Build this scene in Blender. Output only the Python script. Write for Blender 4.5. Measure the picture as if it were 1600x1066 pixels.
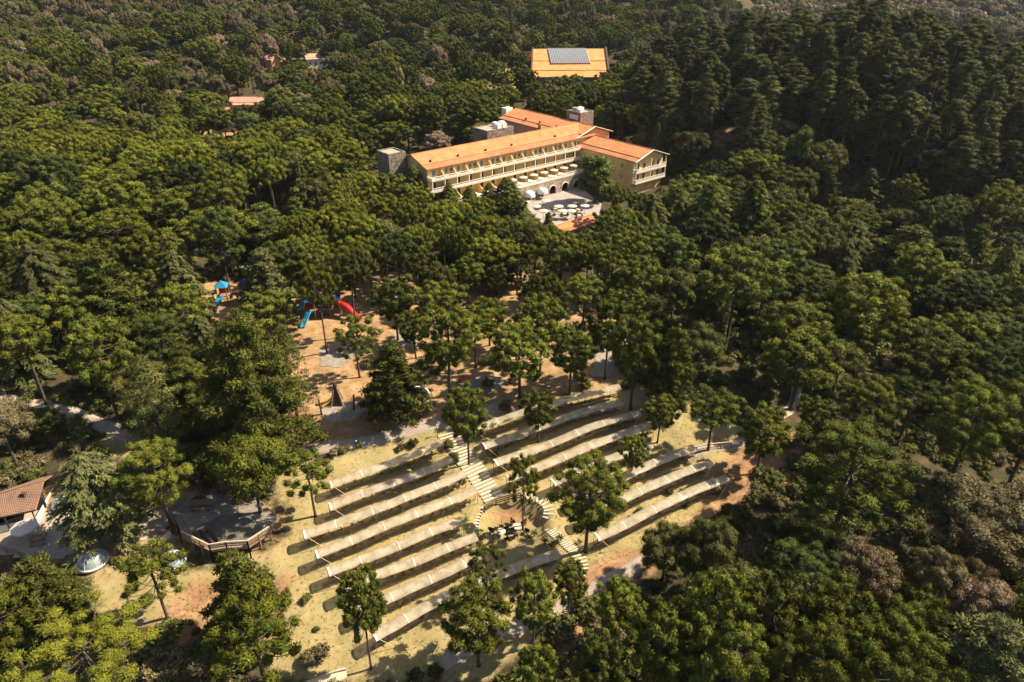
import bpy, math, random
import numpy as np
from mathutils import Vector, Matrix

for o in list(bpy.data.objects):
    bpy.data.objects.remove(o)
S = bpy.context.scene
COL = S.collection
random.seed(7)
RNG = np.random.default_rng(11)
R = math.radians

# ------------------------------------------------------------------ camera
CAMH, PITCH, FPX, CX, CY = 60.0, R(29), 1100.0, 800.0, 533.0      # photo pixels (1600 x 1066)
cam = bpy.data.cameras.new('camera')
cam.sensor_fit = 'HORIZONTAL'
cam.angle_x = 2 * math.atan(800 / FPX)
cam.clip_start = 1.0
cam.clip_end = 6000
camo = bpy.data.objects.new('camera', cam)
COL.objects.link(camo)
camo.location = (0, 0, CAMH)
camo.rotation_euler = (R(90) - PITCH, 0, 0)
S.camera = camo
# ------------------------------------------------------------------ sky, sun, exposure
SUN_AZ, SUN_EL = R(14), R(46)           # azimuth measured from +X towards +Y
w = bpy.data.worlds.new('World')
S.world = w
w.use_nodes = True
nt = w.node_tree
sky = nt.nodes.new('ShaderNodeTexSky')
sky.sky_type = 'NISHITA'
sky.sun_disc = False
sky.sun_elevation = SUN_EL
sky.sun_rotation = R(90) - SUN_AZ
sky.air_density = 1.0
sky.dust_density = 1.5
nt.links.new(sky.outputs[0], nt.nodes['Background'].inputs[0])
nt.nodes['Background'].inputs[1].default_value = 0.075
sl = bpy.data.lights.new('sun', 'SUN')
sl.energy = 5.0
sl.angle = R(0.5)
sl.color = (1.0, 0.90, 0.72)
suno = bpy.data.objects.new('sun', sl)
COL.objects.link(suno)
sd = Vector((math.cos(SUN_AZ) * math.cos(SUN_EL), math.sin(SUN_AZ) * math.cos(SUN_EL), math.sin(SUN_EL)))
suno.rotation_euler = sd.to_track_quat('Z', 'Y').to_euler()
suno.location = (200, 100, 300)
S.view_settings.view_transform = 'Standard'
S.view_settings.look = 'None'
S.view_settings.exposure = 1.18
S.view_settings.gamma = 1.0
S.render.engine = 'CYCLES'
S.cycles.max_bounces = 4
S.cycles.diffuse_bounces = 3
S.cycles.glossy_bounces = 2
S.cycles.transmission_bounces = 3
S.cycles.volume_bounces = 0
S.cycles.transparent_max_bounces = 6

# ------------------------------------------------------------------ pixel <-> world
cP, sP = math.cos(PITCH), math.sin(PITCH)
def ray(u, v):
    x = (u - CX) / FPX; y = -(v - CY) / FPX
    return np.array([x, cP + y * sP, -sP + y * cP])
def atz(u, v, z):
    r = ray(u, v); t = (z - CAMH) / r[2]
    return np.array([r[0] * t, r[1] * t, z])
def proj(x, y, z):
    d = y * cP - (z - CAMH) * sP
    up = y * sP + (z - CAMH) * cP
    return CX + FPX * x / d, CY - FPX * up / d, d
def sstep(a, b, x):
    t = np.clip((x - a) / (b - a), 0, 1)
    return t * t * (3 - 2 * t)
YS = [0, 30, 50, 60, 75, 87, 92, 110, 150, 180, 240, 290, 340, 400, 500, 600, 900, 1500, 2600]
ZS = [-18, -13, -10, -8.5, -6, -4.3, -2.6, -2.4, -3, -3.8, -3.8, -1, 2, 6, 14, 26, 70, 130, 190]
YS2 = [0, 300, 500, 700, 900, 1200, 1600, 2600]
ZS2 = [-4, -4, -8, -6, 4, 40, 105, 190]
PIT = atz(797, 824, -7.0)
def T(x, y):
    x = np.asarray(x, float); y = np.asarray(y, float)
    b = sum(np.interp(y + o, YS, ZS) for o in (-4, -2, 0, 2, 4)) / 5
    b2 = np.interp(y, YS2, ZS2)
    q = x / (np.abs(y) + 1)
    wr = sstep(.22, .36, q) * sstep(250, 330, y)
    z = b * (1 - wr) + b2 * wr
    z = z + 23 * np.exp(-((x - 122) / 60) ** 2 - ((y - 262) / 62) ** 2)
    z = z - 9 * np.exp(-((x - 118) / 45) ** 2 - ((y - 160) / 55) ** 2)
    z = z - np.clip(x - 42, 0, 60) * .10 * sstep(150, 110, y)
    z = z - 8 * np.exp(-((x + 125) / 50) ** 2 - ((y - 245) / 40) ** 2)
    z = z + 4 * np.exp(-((x + 75) / 45) ** 2 - ((y - 185) / 30) ** 2)
    far = sstep(230, 420, y)
    z = z + far * (6 * np.sin(x * .021 + 1) * np.cos(y * .019) + 3.5 * np.sin(x * .045 + y * .037)) + sstep(600, 1100, y) * 18 * np.sin(x * .009 + y * .004)
    near = 0.18 * np.sin(x * .35 + .6) * np.sin(y * .29) + .1 * np.sin(x * .8 + y * .5)
    z = z + near * sstep(200, 160, y)
    k = np.exp(-((x - 28) / 34) ** 4 - ((y - 345) / 42) ** 4); z = z * (1 - k) + 2.0 * k
    k = np.exp(-((x - 14) / 22) ** 4 - ((y - 193) / 24) ** 4); z = z * (1 - k) - 3.8 * k
    # round seating hollow below the stairs
    r = np.hypot(x - PIT[0], (y - PIT[1]) * 1.05)
    pz = PIT[2] - 1.0
    k = sstep(5.4, 3.9, r) * sstep(-4.5, -2.5, y - PIT[1] + 0 * x)
    z = z * (1 - k) + pz * k
    return z
TT = np.concatenate([np.arange(35, 260, .25), np.arange(260, 700, 1.0), np.arange(700, 2600, 8)])
def hit(u, v, h=0.0):
    """first point where the ray through photo pixel (u,v) comes within h metres above the terrain"""
    r = ray(u, v)
    t = TT
    x, y, z = r[0] * t, r[1] * t, CAMH + r[2] * t
    d = z - T(x, y) - h
    i = np.argmax(d <= 0)
    if d[i] > 0: i = len(t) - 1
    if i > 0:
        f = d[i - 1] / (d[i - 1] - d[i] + 1e-9); tt = t[i - 1] + f * (t[i] - t[i - 1])
    else: tt = t[0]
    return np.array([r[0] * tt, r[1] * tt, CAMH + r[2] * tt])
def height_for(p, v):
    d0 = p[1] * cP - (p[2] - CAMH) * sP; u0 = p[1] * sP + (p[2] - CAMH) * cP
    k = (CY - v) / FPX
    return (k * d0 - u0) / (cP + k * sP)
def inpoly(px, py, poly):
    px = np.asarray(px, float); py = np.asarray(py, float)
    r = np.zeros(px.shape, bool)
    n = len(poly)
    for i in range(n):
        x1, y1 = poly[i]; x2, y2 = poly[(i + 1) % n]
        c = ((y1 > py) != (y2 > py)) & (px < (x2 - x1) * (py - y1) / ((y2 - y1) if y2 != y1 else 1e-9) + x1)
        r ^= c
    return r

def pip(x, y, poly):
    r = False; x1, y1 = poly[-1]
    for x2, y2 in poly:
        if (y1 > y) != (y2 > y) and x < (x2 - x1) * (y - y1) / (y2 - y1) + x1: r = not r
        x1, y1 = x2, y2
    return r
# ------------------------------------------------------------------ materials
def mat(name, col, rough=.8, var=.25, scale=3.0, bump=0.0, bscale=20., spec=.3, metal=0, tex='OBJECT', col2=None, transl=0.0):
    m = bpy.data.materials.new(name); m.use_nodes = True
    n = m.node_tree; b = n.nodes['Principled BSDF']
    b.inputs['Roughness'].default_value = rough
    b.inputs['Specular IOR Level'].default_value = spec
    b.inputs['Metallic'].default_value = metal
    tc = n.nodes.new('ShaderNodeTexCoord')
    nz = n.nodes.new('ShaderNodeTexNoise'); nz.inputs['Scale'].default_value = scale; nz.inputs['Detail'].default_value = 6
    nz.inputs['Roughness'].default_value = .65
    n.links.new(tc.outputs['Object' if tex == 'OBJECT' else 'Generated'], nz.inputs['Vector'])
    rp = n.nodes.new('ShaderNodeValToRGB')
    c = np.array(col); c2 = np.array(col2) if col2 is not None else c * (1 - var)
    rp.color_ramp.elements[0].color = (*c2, 1); rp.color_ramp.elements[0].position = .33
    rp.color_ramp.elements[1].color = (*np.clip(c * (1 + var * .6), 0, .95), 1); rp.color_ramp.elements[1].position = .68
    n.links.new(nz.outputs[0], rp.inputs[0])
    n.links.new(rp.outputs[0], b.inputs['Base Color'])
    if bump:
        nb = n.nodes.new('ShaderNodeTexNoise'); nb.inputs['Scale'].default_value = bscale; nb.inputs['Detail'].default_value = 4
        n.links.new(tc.outputs['Object'], nb.inputs['Vector'])
        bp = n.nodes.new('ShaderNodeBump'); bp.inputs['Strength'].default_value = bump; bp.inputs['Distance'].default_value = .1
        n.links.new(nb.outputs[0], bp.inputs['Height']); n.links.new(bp.outputs[0], b.inputs['Normal'])
    if transl:
        tr = n.nodes.new('ShaderNodeBsdfTranslucent'); mx = n.nodes.new('ShaderNodeMixShader'); mx.inputs[0].default_value = transl
        n.links.new(rp.outputs[0], tr.inputs[0]); n.links.new(b.outputs[0], mx.inputs[1]); n.links.new(tr.outputs[0], mx.inputs[2])
        n.links.new(mx.outputs[0], n.nodes['Material Output'].inputs['Surface'])
    return m
def leafmat(name, dark, light, objvar=.3, transl=.12, hue=.008):
    """foliage: colour runs dark..light by a per-leaf attribute, shifted per tree by the object's random number"""
    m = bpy.data.materials.new(name); m.use_nodes = True
    n = m.node_tree; b = n.nodes['Principled BSDF']
    b.inputs['Roughness'].default_value = .7; b.inputs['Specular IOR Level'].default_value = .06
    at = n.nodes.new('ShaderNodeAttribute'); at.attribute_name = 'tint'
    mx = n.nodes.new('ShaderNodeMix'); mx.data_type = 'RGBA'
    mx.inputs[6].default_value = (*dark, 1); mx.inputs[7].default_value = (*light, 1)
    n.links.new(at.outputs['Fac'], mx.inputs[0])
    oi = n.nodes.new('ShaderNodeObjectInfo')
    hs = n.nodes.new('ShaderNodeHueSaturation')
    a = n.nodes.new('ShaderNodeMapRange'); a.inputs[3].default_value = .5 - hue; a.inputs[4].default_value = .5 + hue
    v = n.nodes.new('ShaderNodeMapRange'); v.inputs[3].default_value = 1 - objvar; v.inputs[4].default_value = 1 + objvar
    n.links.new(oi.outputs['Random'], a.inputs[0])
    mu = n.nodes.new('ShaderNodeMath'); mu.operation = 'MULTIPLY'; mu.inputs[1].default_value = 7.31
    fr = n.nodes.new('ShaderNodeMath'); fr.operation = 'FRACT'
    n.links.new(oi.outputs['Random'], mu.inputs[0]); n.links.new(mu.outputs[0], fr.inputs[0]); n.links.new(fr.outputs[0], v.inputs[0])
    n.links.new(a.outputs[0], hs.inputs['Hue']); n.links.new(v.outputs[0], hs.inputs['Value']); n.links.new(mx.outputs[2], hs.inputs['Color'])
    n.links.new(hs.outputs[0], b.inputs['Base Color'])
    tr = n.nodes.new('ShaderNodeBsdfTranslucent'); ms = n.nodes.new('ShaderNodeMixShader'); ms.inputs[0].default_value = transl
    n.links.new(hs.outputs[0], tr.inputs[0]); n.links.new(b.outputs[0], ms.inputs[1]); n.links.new(tr.outputs[0], ms.inputs[2])
    n.links.new(ms.outputs[0], n.nodes['Material Output'].inputs['Surface'])
    return m
M = {}
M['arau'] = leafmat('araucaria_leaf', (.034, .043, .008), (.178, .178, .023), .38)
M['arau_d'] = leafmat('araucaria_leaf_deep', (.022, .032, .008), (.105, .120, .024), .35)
M['arau_y'] = leafmat('araucaria_leaf_yellow', (.06, .070, .009), (.22, .21, .022))
M['cedar'] = leafmat('cedar_leaf', (.030, .036, .008), (.135, .136, .024))
M['cedar_grey'] = leafmat('cedar_leaf_grey', (.048, .052, .017), (.150, .145, .045))
M['pine'] = leafmat('pine_leaf', (.032, .037, .011), (.135, .130, .032), .42, hue=.014)
M['yellowpine'] = leafmat('young_pine_leaf', (.05, .058, .014), (.16, .155, .04))
M['broad'] = leafmat('broad_leaf', (.036, .041, .012), (.145, .137, .034), .3, hue=.018)
M['brown'] = leafmat('brownish_leaf', (.065, .052, .024), (.21, .16, .078), .3, hue=.018)
M['dry'] = leafmat('dry_leaf', (.14, .095, .055), (.38, .27, .16), .15)
M['fresh'] = leafmat('fresh_leaf', (.045, .065, .014), (.15, .165, .035), .15)
M['pale'] = leafmat('pale_needle', (.065, .07, .025), (.19, .18, .06), .1)
M['bark'] = mat('bark', (.095, .068, .048), .9, .5, 4, .6, 12)
M['bark_pale'] = mat('bark_pale', (.20, .165, .125), .9, .4, 4, .6, 12)
M['branch'] = mat('bare_branch', (.17, .135, .10), .9, .4, 4)
M['stone'] = mat('dark_stone', (.24, .185, .14), .95, .7, 1.6, .8, 3, col2=(.045, .035, .03))
M['stone_pale'] = mat('pale_stone', (.36, .29, .21), .95, .5, 1.2, .8, 2.5, col2=(.19, .14, .10))
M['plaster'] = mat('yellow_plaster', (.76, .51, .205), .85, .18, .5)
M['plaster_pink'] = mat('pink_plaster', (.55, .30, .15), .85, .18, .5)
M['white'] = mat('white_paint', (.76, .69, .56), .6, .12, 1.5)
M['cream'] = mat('cream_paint', (.68, .55, .33), .7, .12, 1.5)
M['glass'] = mat('window_glass', (.10, .12, .14), .08, .2, 1, spec=.8)
M['shutter'] = mat('pale_door_paint', (.55, .56, .55), .4, .15, 1)
M['dark'] = mat('dark_opening', (.03, .025, .02), .9, .3, 2)
M['umb'] = mat('parasol_canvas', (.60, .52, .44), .8, .08, 1.5, transl=.2)
M['dome'] = mat('dome_awning', (.78, .74, .70), .5, .06, 1.5)
M['metal_white'] = mat('white_metal', (.65, .64, .62), .45, .12, 2)
M['metal_grey'] = mat('grey_metal', (.35, .35, .35), .45, .2, 2, metal=.4)
M['wood'] = mat('weathered_wood', (.26, .17, .10), .85, .4, 5, .3, 20)
M['wood_dark'] = mat('dark_wood', (.10, .06, .04), .8, .4, 5, .3, 20)
M['wood_pale'] = mat('pale_rail', (.55, .43, .28), .75, .25, 4)
M['concrete'] = mat('concrete', (.36, .28, .205), .9, .2, .8, .2, 8)
M['paving'] = mat('courtyard_paving', (.33, .275, .225), .85, .2, .6, .2, 6)
M['step'] = mat('step_slab', (.52, .44, .32), .85, .22, 2.5, .3, 10)
M['cover'] = mat('dusty_plastic_sheet', (.67, .56, .41), .30, .2, .9, .30, 2.2, spec=.5, transl=.42, col2=(.42, .34, .23))
M['cover_white'] = mat('plastic_fold', (.80, .74, .63), .35, .1, 3, spec=.5, transl=.25)
M['soilbag'] = mat('growing_bag', (.17, .12, .06), .9, .4, 3)
M['sand'] = mat('grey_sand', (.27, .225, .17), .95, .3, .9, .3, 6)
M['green_floor'] = mat('green_floor_paint', (.13, .115, .09), .8, .3, 1.2)  # brown deck tone, darkened to carry the tree's shade
M['red'] = mat('red_plastic', (.55, .025, .02), .35, .12, 2)
M['blue'] = mat('blue_plastic', (.03, .22, .38), .35, .12, 2)
M['navy'] = mat('navy_plastic', (.02, .04, .18), .35, .12, 2)
M['yellow'] = mat('yellow_plastic', (.65, .40, .03), .35, .12, 2)
M['chair'] = mat('dark_wicker', (.035, .028, .025), .7, .4, 8)
M['pink'] = mat('pink_petal', (.45, .08, .14), .7, .5, 8)
M['orange_petal'] = mat('orange_petal', (.55, .16, .03), .7, .5, 8)

def tilemat(name, c1, c2, freq=3.4, axis='X', rows=True):
    """clay roof: fine channel relief across the slope and patchy ageing"""
    m = mat(name, c1, .85, .2, .35, col2=c2)
    n = m.node_tree; tc = n.nodes['Texture Coordinate']
    wv = n.nodes.new('ShaderNodeTexWave'); wv.wave_type = 'BANDS'; wv.bands_direction = axis
    wv.inputs['Scale'].default_value = freq; wv.inputs['Distortion'].default_value = .3
    n.links.new(tc.outputs['Object'], wv.inputs['Vector'])
    bp = n.nodes.new('ShaderNodeBump'); bp.inputs['Strength'].default_value = .5; bp.inputs['Distance'].default_value = .08
    n.links.new(wv.outputs['Fac'], bp.inputs['Height']); n.links.new(bp.outputs[0], n.nodes['Principled BSDF'].inputs['Normal'])
    return m
M['tileX'] = tilemat('orange_clay_tiles', (.58, .235, .085), (.45, .165, .06))
M['tileY'] = tilemat('orange_clay_tiles_wing', (.58, .235, .085), (.45, .165, .06), axis='Y')
M['tile_low'] = tilemat('orange_clay_tiles_eave', (.48, .195, .08), (.37, .135, .055))
M['tile_lowY'] = tilemat('orange_clay_tiles_eave_wing', (.48, .195, .08), (.37, .135, .055), axis='Y')
M['tile_old'] = tilemat('aged_clay_tiles', (.28, .155, .095), (.16, .095, .065), 4.5)
M['tile_far'] = tilemat('bright_clay_tiles', (.70, .28, .09), (.58, .20, .06), 1.6)
M['skylight'] = mat('ribbed_metal_roof', (.42, .40, .36), .45, .15, .5, metal=.3)
M['bubble'] = mat('clear_plastic', (.50, .56, .56), .12, .25, 2.2, spec=.9, bump=.7, bscale=2.5)
def alpha(m, a):
    n = m.node_tree; tr = n.nodes.new('ShaderNodeBsdfTransparent'); mx = n.nodes.new('ShaderNodeMixShader')
    mx.inputs[0].default_value = a
    o = n.nodes['Material Output']; src = o.inputs['Surface'].links[0].from_socket
    n.links.new(tr.outputs[0], mx.inputs[1]); n.links.new(src, mx.inputs[2]); n.links.new(mx.outputs[0], o.inputs['Surface'])
alpha(M['bubble'], .6)
alpha(M['cover'], .86)
M['deckfloor'] = mat('grey_deck_boards', (.24, .19, .145), .9, .3, 1.2, .2, 8)

# ------------------------------------------------------------------ mesh helpers
class MB:
    def __init__(s): s.v = []; s.f = []
    def add(s, vs, fs):
        o = len(s.v); s.v += [tuple(map(float, p)) for p in vs]; s.f += [tuple(i + o for i in f) for f in fs]; return s
    def box(s, x0, x1, y0, y1, z0, z1):
        vs = [(x0, y0, z0), (x1, y0, z0), (x1, y1, z0), (x0, y1, z0), (x0, y0, z1), (x1, y0, z1), (x1, y1, z1), (x0, y1, z1)]
        return s.add(vs, [(0, 3, 2, 1), (4, 5, 6, 7), (0, 1, 5, 4), (1, 2, 6, 5), (2, 3, 7, 6), (3, 0, 4, 7)])
    def bar(s, a, b, wd, ht, up=(0, 0, 1)):
        a = Vector(a); b = Vector(b); d = (b - a).normalized(); sdv = d.cross(Vector(up))
        if sdv.length < 1e-4: sdv = d.cross(Vector((1, 0, 0)))
        sdv.normalize(); uv = sdv.cross(d)
        vs = [p + sdv * (i * wd / 2) + uv * (j * ht / 2) for p in (a, b) for i, j in ((-1, -1), (1, -1), (1, 1), (-1, 1))]
        return s.add(vs, [(0, 1, 2, 3), (7, 6, 5, 4), (0, 4, 5, 1), (1, 5, 6, 2), (2, 6, 7, 3), (3, 7, 4, 0)])
    def tube(s, pts, rad, n=6, cap=True):
        pts = [Vector(p) for p in pts]
        if not hasattr(rad, '__len__'): rad = [rad] * len(pts)
        vs = []; fs = []
        for i, p in enumerate(pts):
            d = (pts[min(i + 1, len(pts) - 1)] - pts[max(i - 1, 0)]).normalized()
            a = d.cross(Vector((0, 0, 1)))
            if a.length < .05: a = d.cross(Vector((1, 0, 0)))
            a.normalize(); b = d.cross(a)
            for k in range(n):
                t = 2 * math.pi * k / n
                vs.append(p + a * (math.cos(t) * rad[i]) + b * (math.sin(t) * rad[i]))
        for i in range(len(pts) - 1):
            for k in range(n):
                k2 = (k + 1) % n
                fs.append((i * n + k, i * n + k2, (i + 1) * n + k2, (i + 1) * n + k))
        if cap:
            fs.append(tuple(range(n))[::-1]); fs.append(tuple((len(pts) - 1) * n + k for k in range(n)))
        return s.add(vs, fs)
    def lathe(s, prof, n=16, c=(0, 0, 0)):
        vs = [(c[0] + r * math.cos(2 * math.pi * k / n), c[1] + r * math.sin(2 * math.pi * k / n), c[2] + z) for r, z in prof for k in range(n)]
        fs = [(i * n + k, i * n + (k + 1) % n, (i + 1) * n + (k + 1) % n, (i + 1) * n + k) for i in range(len(prof) - 1) for k in range(n)]
        return s.add(vs, fs)
    def slab(s, poly, z0, z1):
        n = len(poly)
        vs = [(x, y, z0) for x, y in poly] + [(x, y, z1) for x, y in poly]
        fs = [tuple(range(n))[::-1], tuple(range(n, 2 * n))] + [(i, (i + 1) % n, n + (i + 1) % n, n + i) for i in range(n)]
        return s.add(vs, fs)
    def build(s, name, m, parent=None, smooth=False):
        me = bpy.data.meshes.new(name); me.from_pydata(s.v, [], s.f); me.update()
        if smooth: me.polygons.foreach_set('use_smooth', [True] * len(me.polygons))
        return link(name, me, m, parent)
def link(name, me, m, parent=None):
    if m is not None and len(me.materials) == 0: me.materials.append(M[m] if isinstance(m, str) else m)
    o = bpy.data.objects.new(name, me); COL.objects.link(o)
    if parent is not None: o.parent = parent
    return o
def tag(o, label=None, cat=None, group=None, kind=None):
    if label: o['label'] = label
    if cat: o['category'] = cat
    if group: o['group'] = group
    if kind: o['kind'] = kind
    return o
def thing(name, label, cat, loc=(0, 0, 0), rz=0, group=None):
    o = bpy.data.objects.new(name, None); COL.objects.link(o)
    o.empty_display_size = .5
    o.location = [float(c) for c in loc]; o.rotation_euler = (0, 0, rz)
    return tag(o, label, cat, group)
def npmesh(name, V, F, tint=None):
    """V (n,3), F (m,3) triangles"""
    me = bpy.data.meshes.new(name)
    V = np.ascontiguousarray(V, np.float32); F = np.ascontiguousarray(F, np.int32)
    me.vertices.add(len(V)); me.vertices.foreach_set('co', V.ravel())
    me.loops.add(F.size); me.loops.foreach_set('vertex_index', F.ravel())
    me.polygons.add(len(F)); me.polygons.foreach_set('loop_start', np.arange(0, F.size, F.shape[1], dtype=np.int32))
    try: me.polygons.foreach_set('loop_total', np.full(len(F), F.shape[1], np.int32))
    except Exception: pass
    me.update(calc_edges=True)
    if tint is not None:
        a = me.attributes.new('tint', 'FLOAT', 'POINT'); a.data.foreach_set('value', np.ascontiguousarray(tint, np.float32))
    return me
ORD = ['nearest', 'second nearest', 'third nearest', 'fourth nearest', 'fifth nearest', 'sixth nearest', 'seventh nearest', 'eighth nearest', 'ninth nearest', 'tenth nearest', 'eleventh nearest', 'twelfth nearest'] + [q_ + ' nearest' for q_ in 'thirteenth fourteenth fifteenth sixteenth seventeenth eighteenth nineteenth twentieth'.split()]

# ================================================================== THE SETTING
LAWN = [[(400, 745), (560, 705), (690, 660), (1000, 600), (1130, 650), (1180, 690), (1150, 770), (1010, 860), (930, 890), (770, 1066), (440, 1066), (400, 1010), (330, 960), (140, 985), (140, 880), (300, 890), (440, 860), (455, 800)],
        [(190, 660), (240, 690), (230, 730), (80, 760), (85, 735)]]
SAND = [[(450, 470), (520, 440), (640, 425), (900, 425), (990, 500), (1010, 560), (985, 600), (720, 660), (560, 690), (430, 690), (400, 600), (380, 520)], [(300, 440), (400, 440), (410, 500), (330, 520)],
        [(300, 170), (420, 155), (420, 200), (320, 225)], [(752, 112), (806, 100), (808, 138), (760, 142)],
        [(80, 740), (300, 760), (440, 800), (430, 850), (280, 870), (60, 880), (0, 840), (0, 780)], [(405, 90), (450, 80), (455, 110), (410, 112)], [(475, 85), (515, 85), (515, 112), (475, 110)]]
REDS = [[(870, 895), (1000, 850), (1030, 880), (960, 930), (900, 940)], [(1150, 690), (1260, 670), (1240, 760), (1140, 800), (1060, 850), (1090, 790)],
        [(430, 645), (640, 640), (665, 662), (560, 685), (440, 700)], [(290, 905), (470, 900), (400, 1000), (340, 1066), (180, 1066), (240, 970)],
        [(0, 880), (60, 900), (40, 930), (0, 930)], [(860, 985), (980, 930), (960, 1066), (830, 1066)], [(780, 790), (830, 788), (842, 820), (800, 826), (762, 815)],
        [(1110, 210), (1150, 195), (1140, 225), (1120, 240)], [(1065, 265), (1125, 255), (1120, 290), (1060, 290)]]
def grid(a): return np.concatenate(a)
gx = grid([np.arange(-2600, -300, 60), np.arange(-300, -95, 5), np.arange(-95, 95, .8), np.arange(95, 320, 5), np.arange(320, 2601, 60)])
gy = grid([np.arange(-60, 38, 8), np.arange(38, 150, .8), np.arange(150, 360, 3), np.arange(360, 800, 10), np.arange(800, 2700, 40)])
X, Y = np.meshgrid(gx, gy)
Z = T(X, Y)
nx, ny = len(gx), len(gy)
V = np.stack([X.ravel(), Y.ravel(), Z.ravel()], 1)
idx = np.arange(nx * ny).reshape(ny, nx)
F = np.stack([idx[:-1, :-1].ravel(), idx[:-1, 1:].ravel(), idx[1:, 1:].ravel(), idx[1:, :-1].ravel()], 1)
gme = npmesh('ground', V, F)
gme.polygons.foreach_set('use_smooth', [True] * len(gme.polygons))
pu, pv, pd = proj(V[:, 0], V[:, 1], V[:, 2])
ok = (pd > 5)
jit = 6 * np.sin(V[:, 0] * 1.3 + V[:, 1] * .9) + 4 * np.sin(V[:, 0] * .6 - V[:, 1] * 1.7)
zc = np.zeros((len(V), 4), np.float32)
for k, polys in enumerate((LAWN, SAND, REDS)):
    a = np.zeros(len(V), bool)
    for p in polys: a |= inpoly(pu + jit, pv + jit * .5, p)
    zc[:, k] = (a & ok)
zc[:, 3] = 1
zg = zc.reshape(ny, nx, 4)
for _ in range(5):
    zg[1:-1, 1:-1] = (zg[:-2, 1:-1] + zg[2:, 1:-1] + zg[1:-1, :-2] + zg[1:-1, 2:] + 2 * zg[1:-1, 1:-1]) / 6
zc = zg.reshape(-1, 4)
at = gme.attributes.new('zone', 'FLOAT_COLOR', 'POINT'); at.data.foreach_set('color', zc.ravel())
gm = bpy.data.materials.new('ground_cover'); gm.use_nodes = True
n = gm.node_tree; B = n.nodes['Principled BSDF']; B.inputs['Roughness'].default_value = .95; B.inputs['Specular IOR Level'].default_value = .1
tc = n.nodes.new('ShaderNodeTexCoord')
def noise(sc, det=6, rough=.65):
    z = n.nodes.new('ShaderNodeTexNoise'); z.inputs['Scale'].default_value = sc; z.inputs['Detail'].default_value = det; z.inputs['Roughness'].default_value = rough
    n.links.new(tc.outputs['Object'], z.inputs['Vector']); return z.outputs[0]
def ramp(src, *st):
    r = n.nodes.new('ShaderNodeValToRGB')
    while len(r.color_ramp.elements) < len(st): r.color_ramp.elements.new(.5)
    for e, (p, c) in zip(r.color_ramp.elements, st): e.position = p; e.color = (*c, 1)
    n.links.new(src, r.inputs[0]); return r.outputs[0]
def mixc(f, a, b):
    x = n.nodes.new('ShaderNodeMix'); x.data_type = 'RGBA'
    n.links.new(f, x.inputs[0]); n.links.new(a, x.inputs[6]); n.links.new(b, x.inputs[7]); return x.outputs[2]
n1, n2, n3 = noise(.12), noise(.5, 8, .7), noise(2.5, 8, .75)
zon = n.nodes.new('ShaderNodeAttribute'); zon.attribute_name = 'zone'
sep = n.nodes.new('ShaderNodeSeparateColor'); n.links.new(zon.outputs['Color'], sep.inputs[0])
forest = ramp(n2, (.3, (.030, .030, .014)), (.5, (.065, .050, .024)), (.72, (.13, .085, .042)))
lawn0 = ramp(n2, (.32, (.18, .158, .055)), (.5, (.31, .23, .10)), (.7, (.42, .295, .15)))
lawn1 = ramp(n3, (.3, (.20, .175, .055)), (.7, (.44, .33, .16)))
x = n.nodes.new('ShaderNodeMix'); x.data_type = 'RGBA'; x.inputs[0].default_value = .45
n.links.new(lawn0, x.inputs[6]); n.links.new(lawn1, x.inputs[7]); lawn = x.outputs[2]
sand = ramp(n2, (.3, (.20, .115, .05)), (.5, (.34, .205, .095)), (.7, (.44, .30, .155)))
reds = ramp(n2, (.3, (.17, .085, .04)), (.5, (.30, .165, .08)), (.72, (.40, .26, .13)))
def soft(ch):
    a = n.nodes.new('ShaderNodeMath'); a.operation = 'ADD'; n.links.new(sep.outputs[ch], a.inputs[0])
    b = n.nodes.new('ShaderNodeMath'); b.operation = 'MULTIPLY_ADD'; b.inputs[1].default_value = 1.5; b.inputs[2].default_value = -.75
    n.links.new(n2, b.inputs[0]); n.links.new(b.outputs[0], a.inputs[1])
    mr = n.nodes.new('ShaderNodeMapRange'); mr.inputs[1].default_value = .3; mr.inputs[2].default_value = .75
    n.links.new(a.outputs[0], mr.inputs[0]); return mr.outputs[0]
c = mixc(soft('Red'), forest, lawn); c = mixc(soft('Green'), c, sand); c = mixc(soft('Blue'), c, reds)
n.links.new(c, B.inputs['Base Color'])
bp = n.nodes.new('ShaderNodeBump'); bp.inputs['Strength'].default_value = .6; bp.inputs['Distance'].default_value = .25
n.links.new(noise(1.8, 10, .8), bp.inputs['Height']); n.links.new(bp.outputs[0], B.inputs['Normal'])
tag(link('ground', gme, gm), 'dry grassy and sandy sloping ground under the trees', None, kind='structure')

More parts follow.
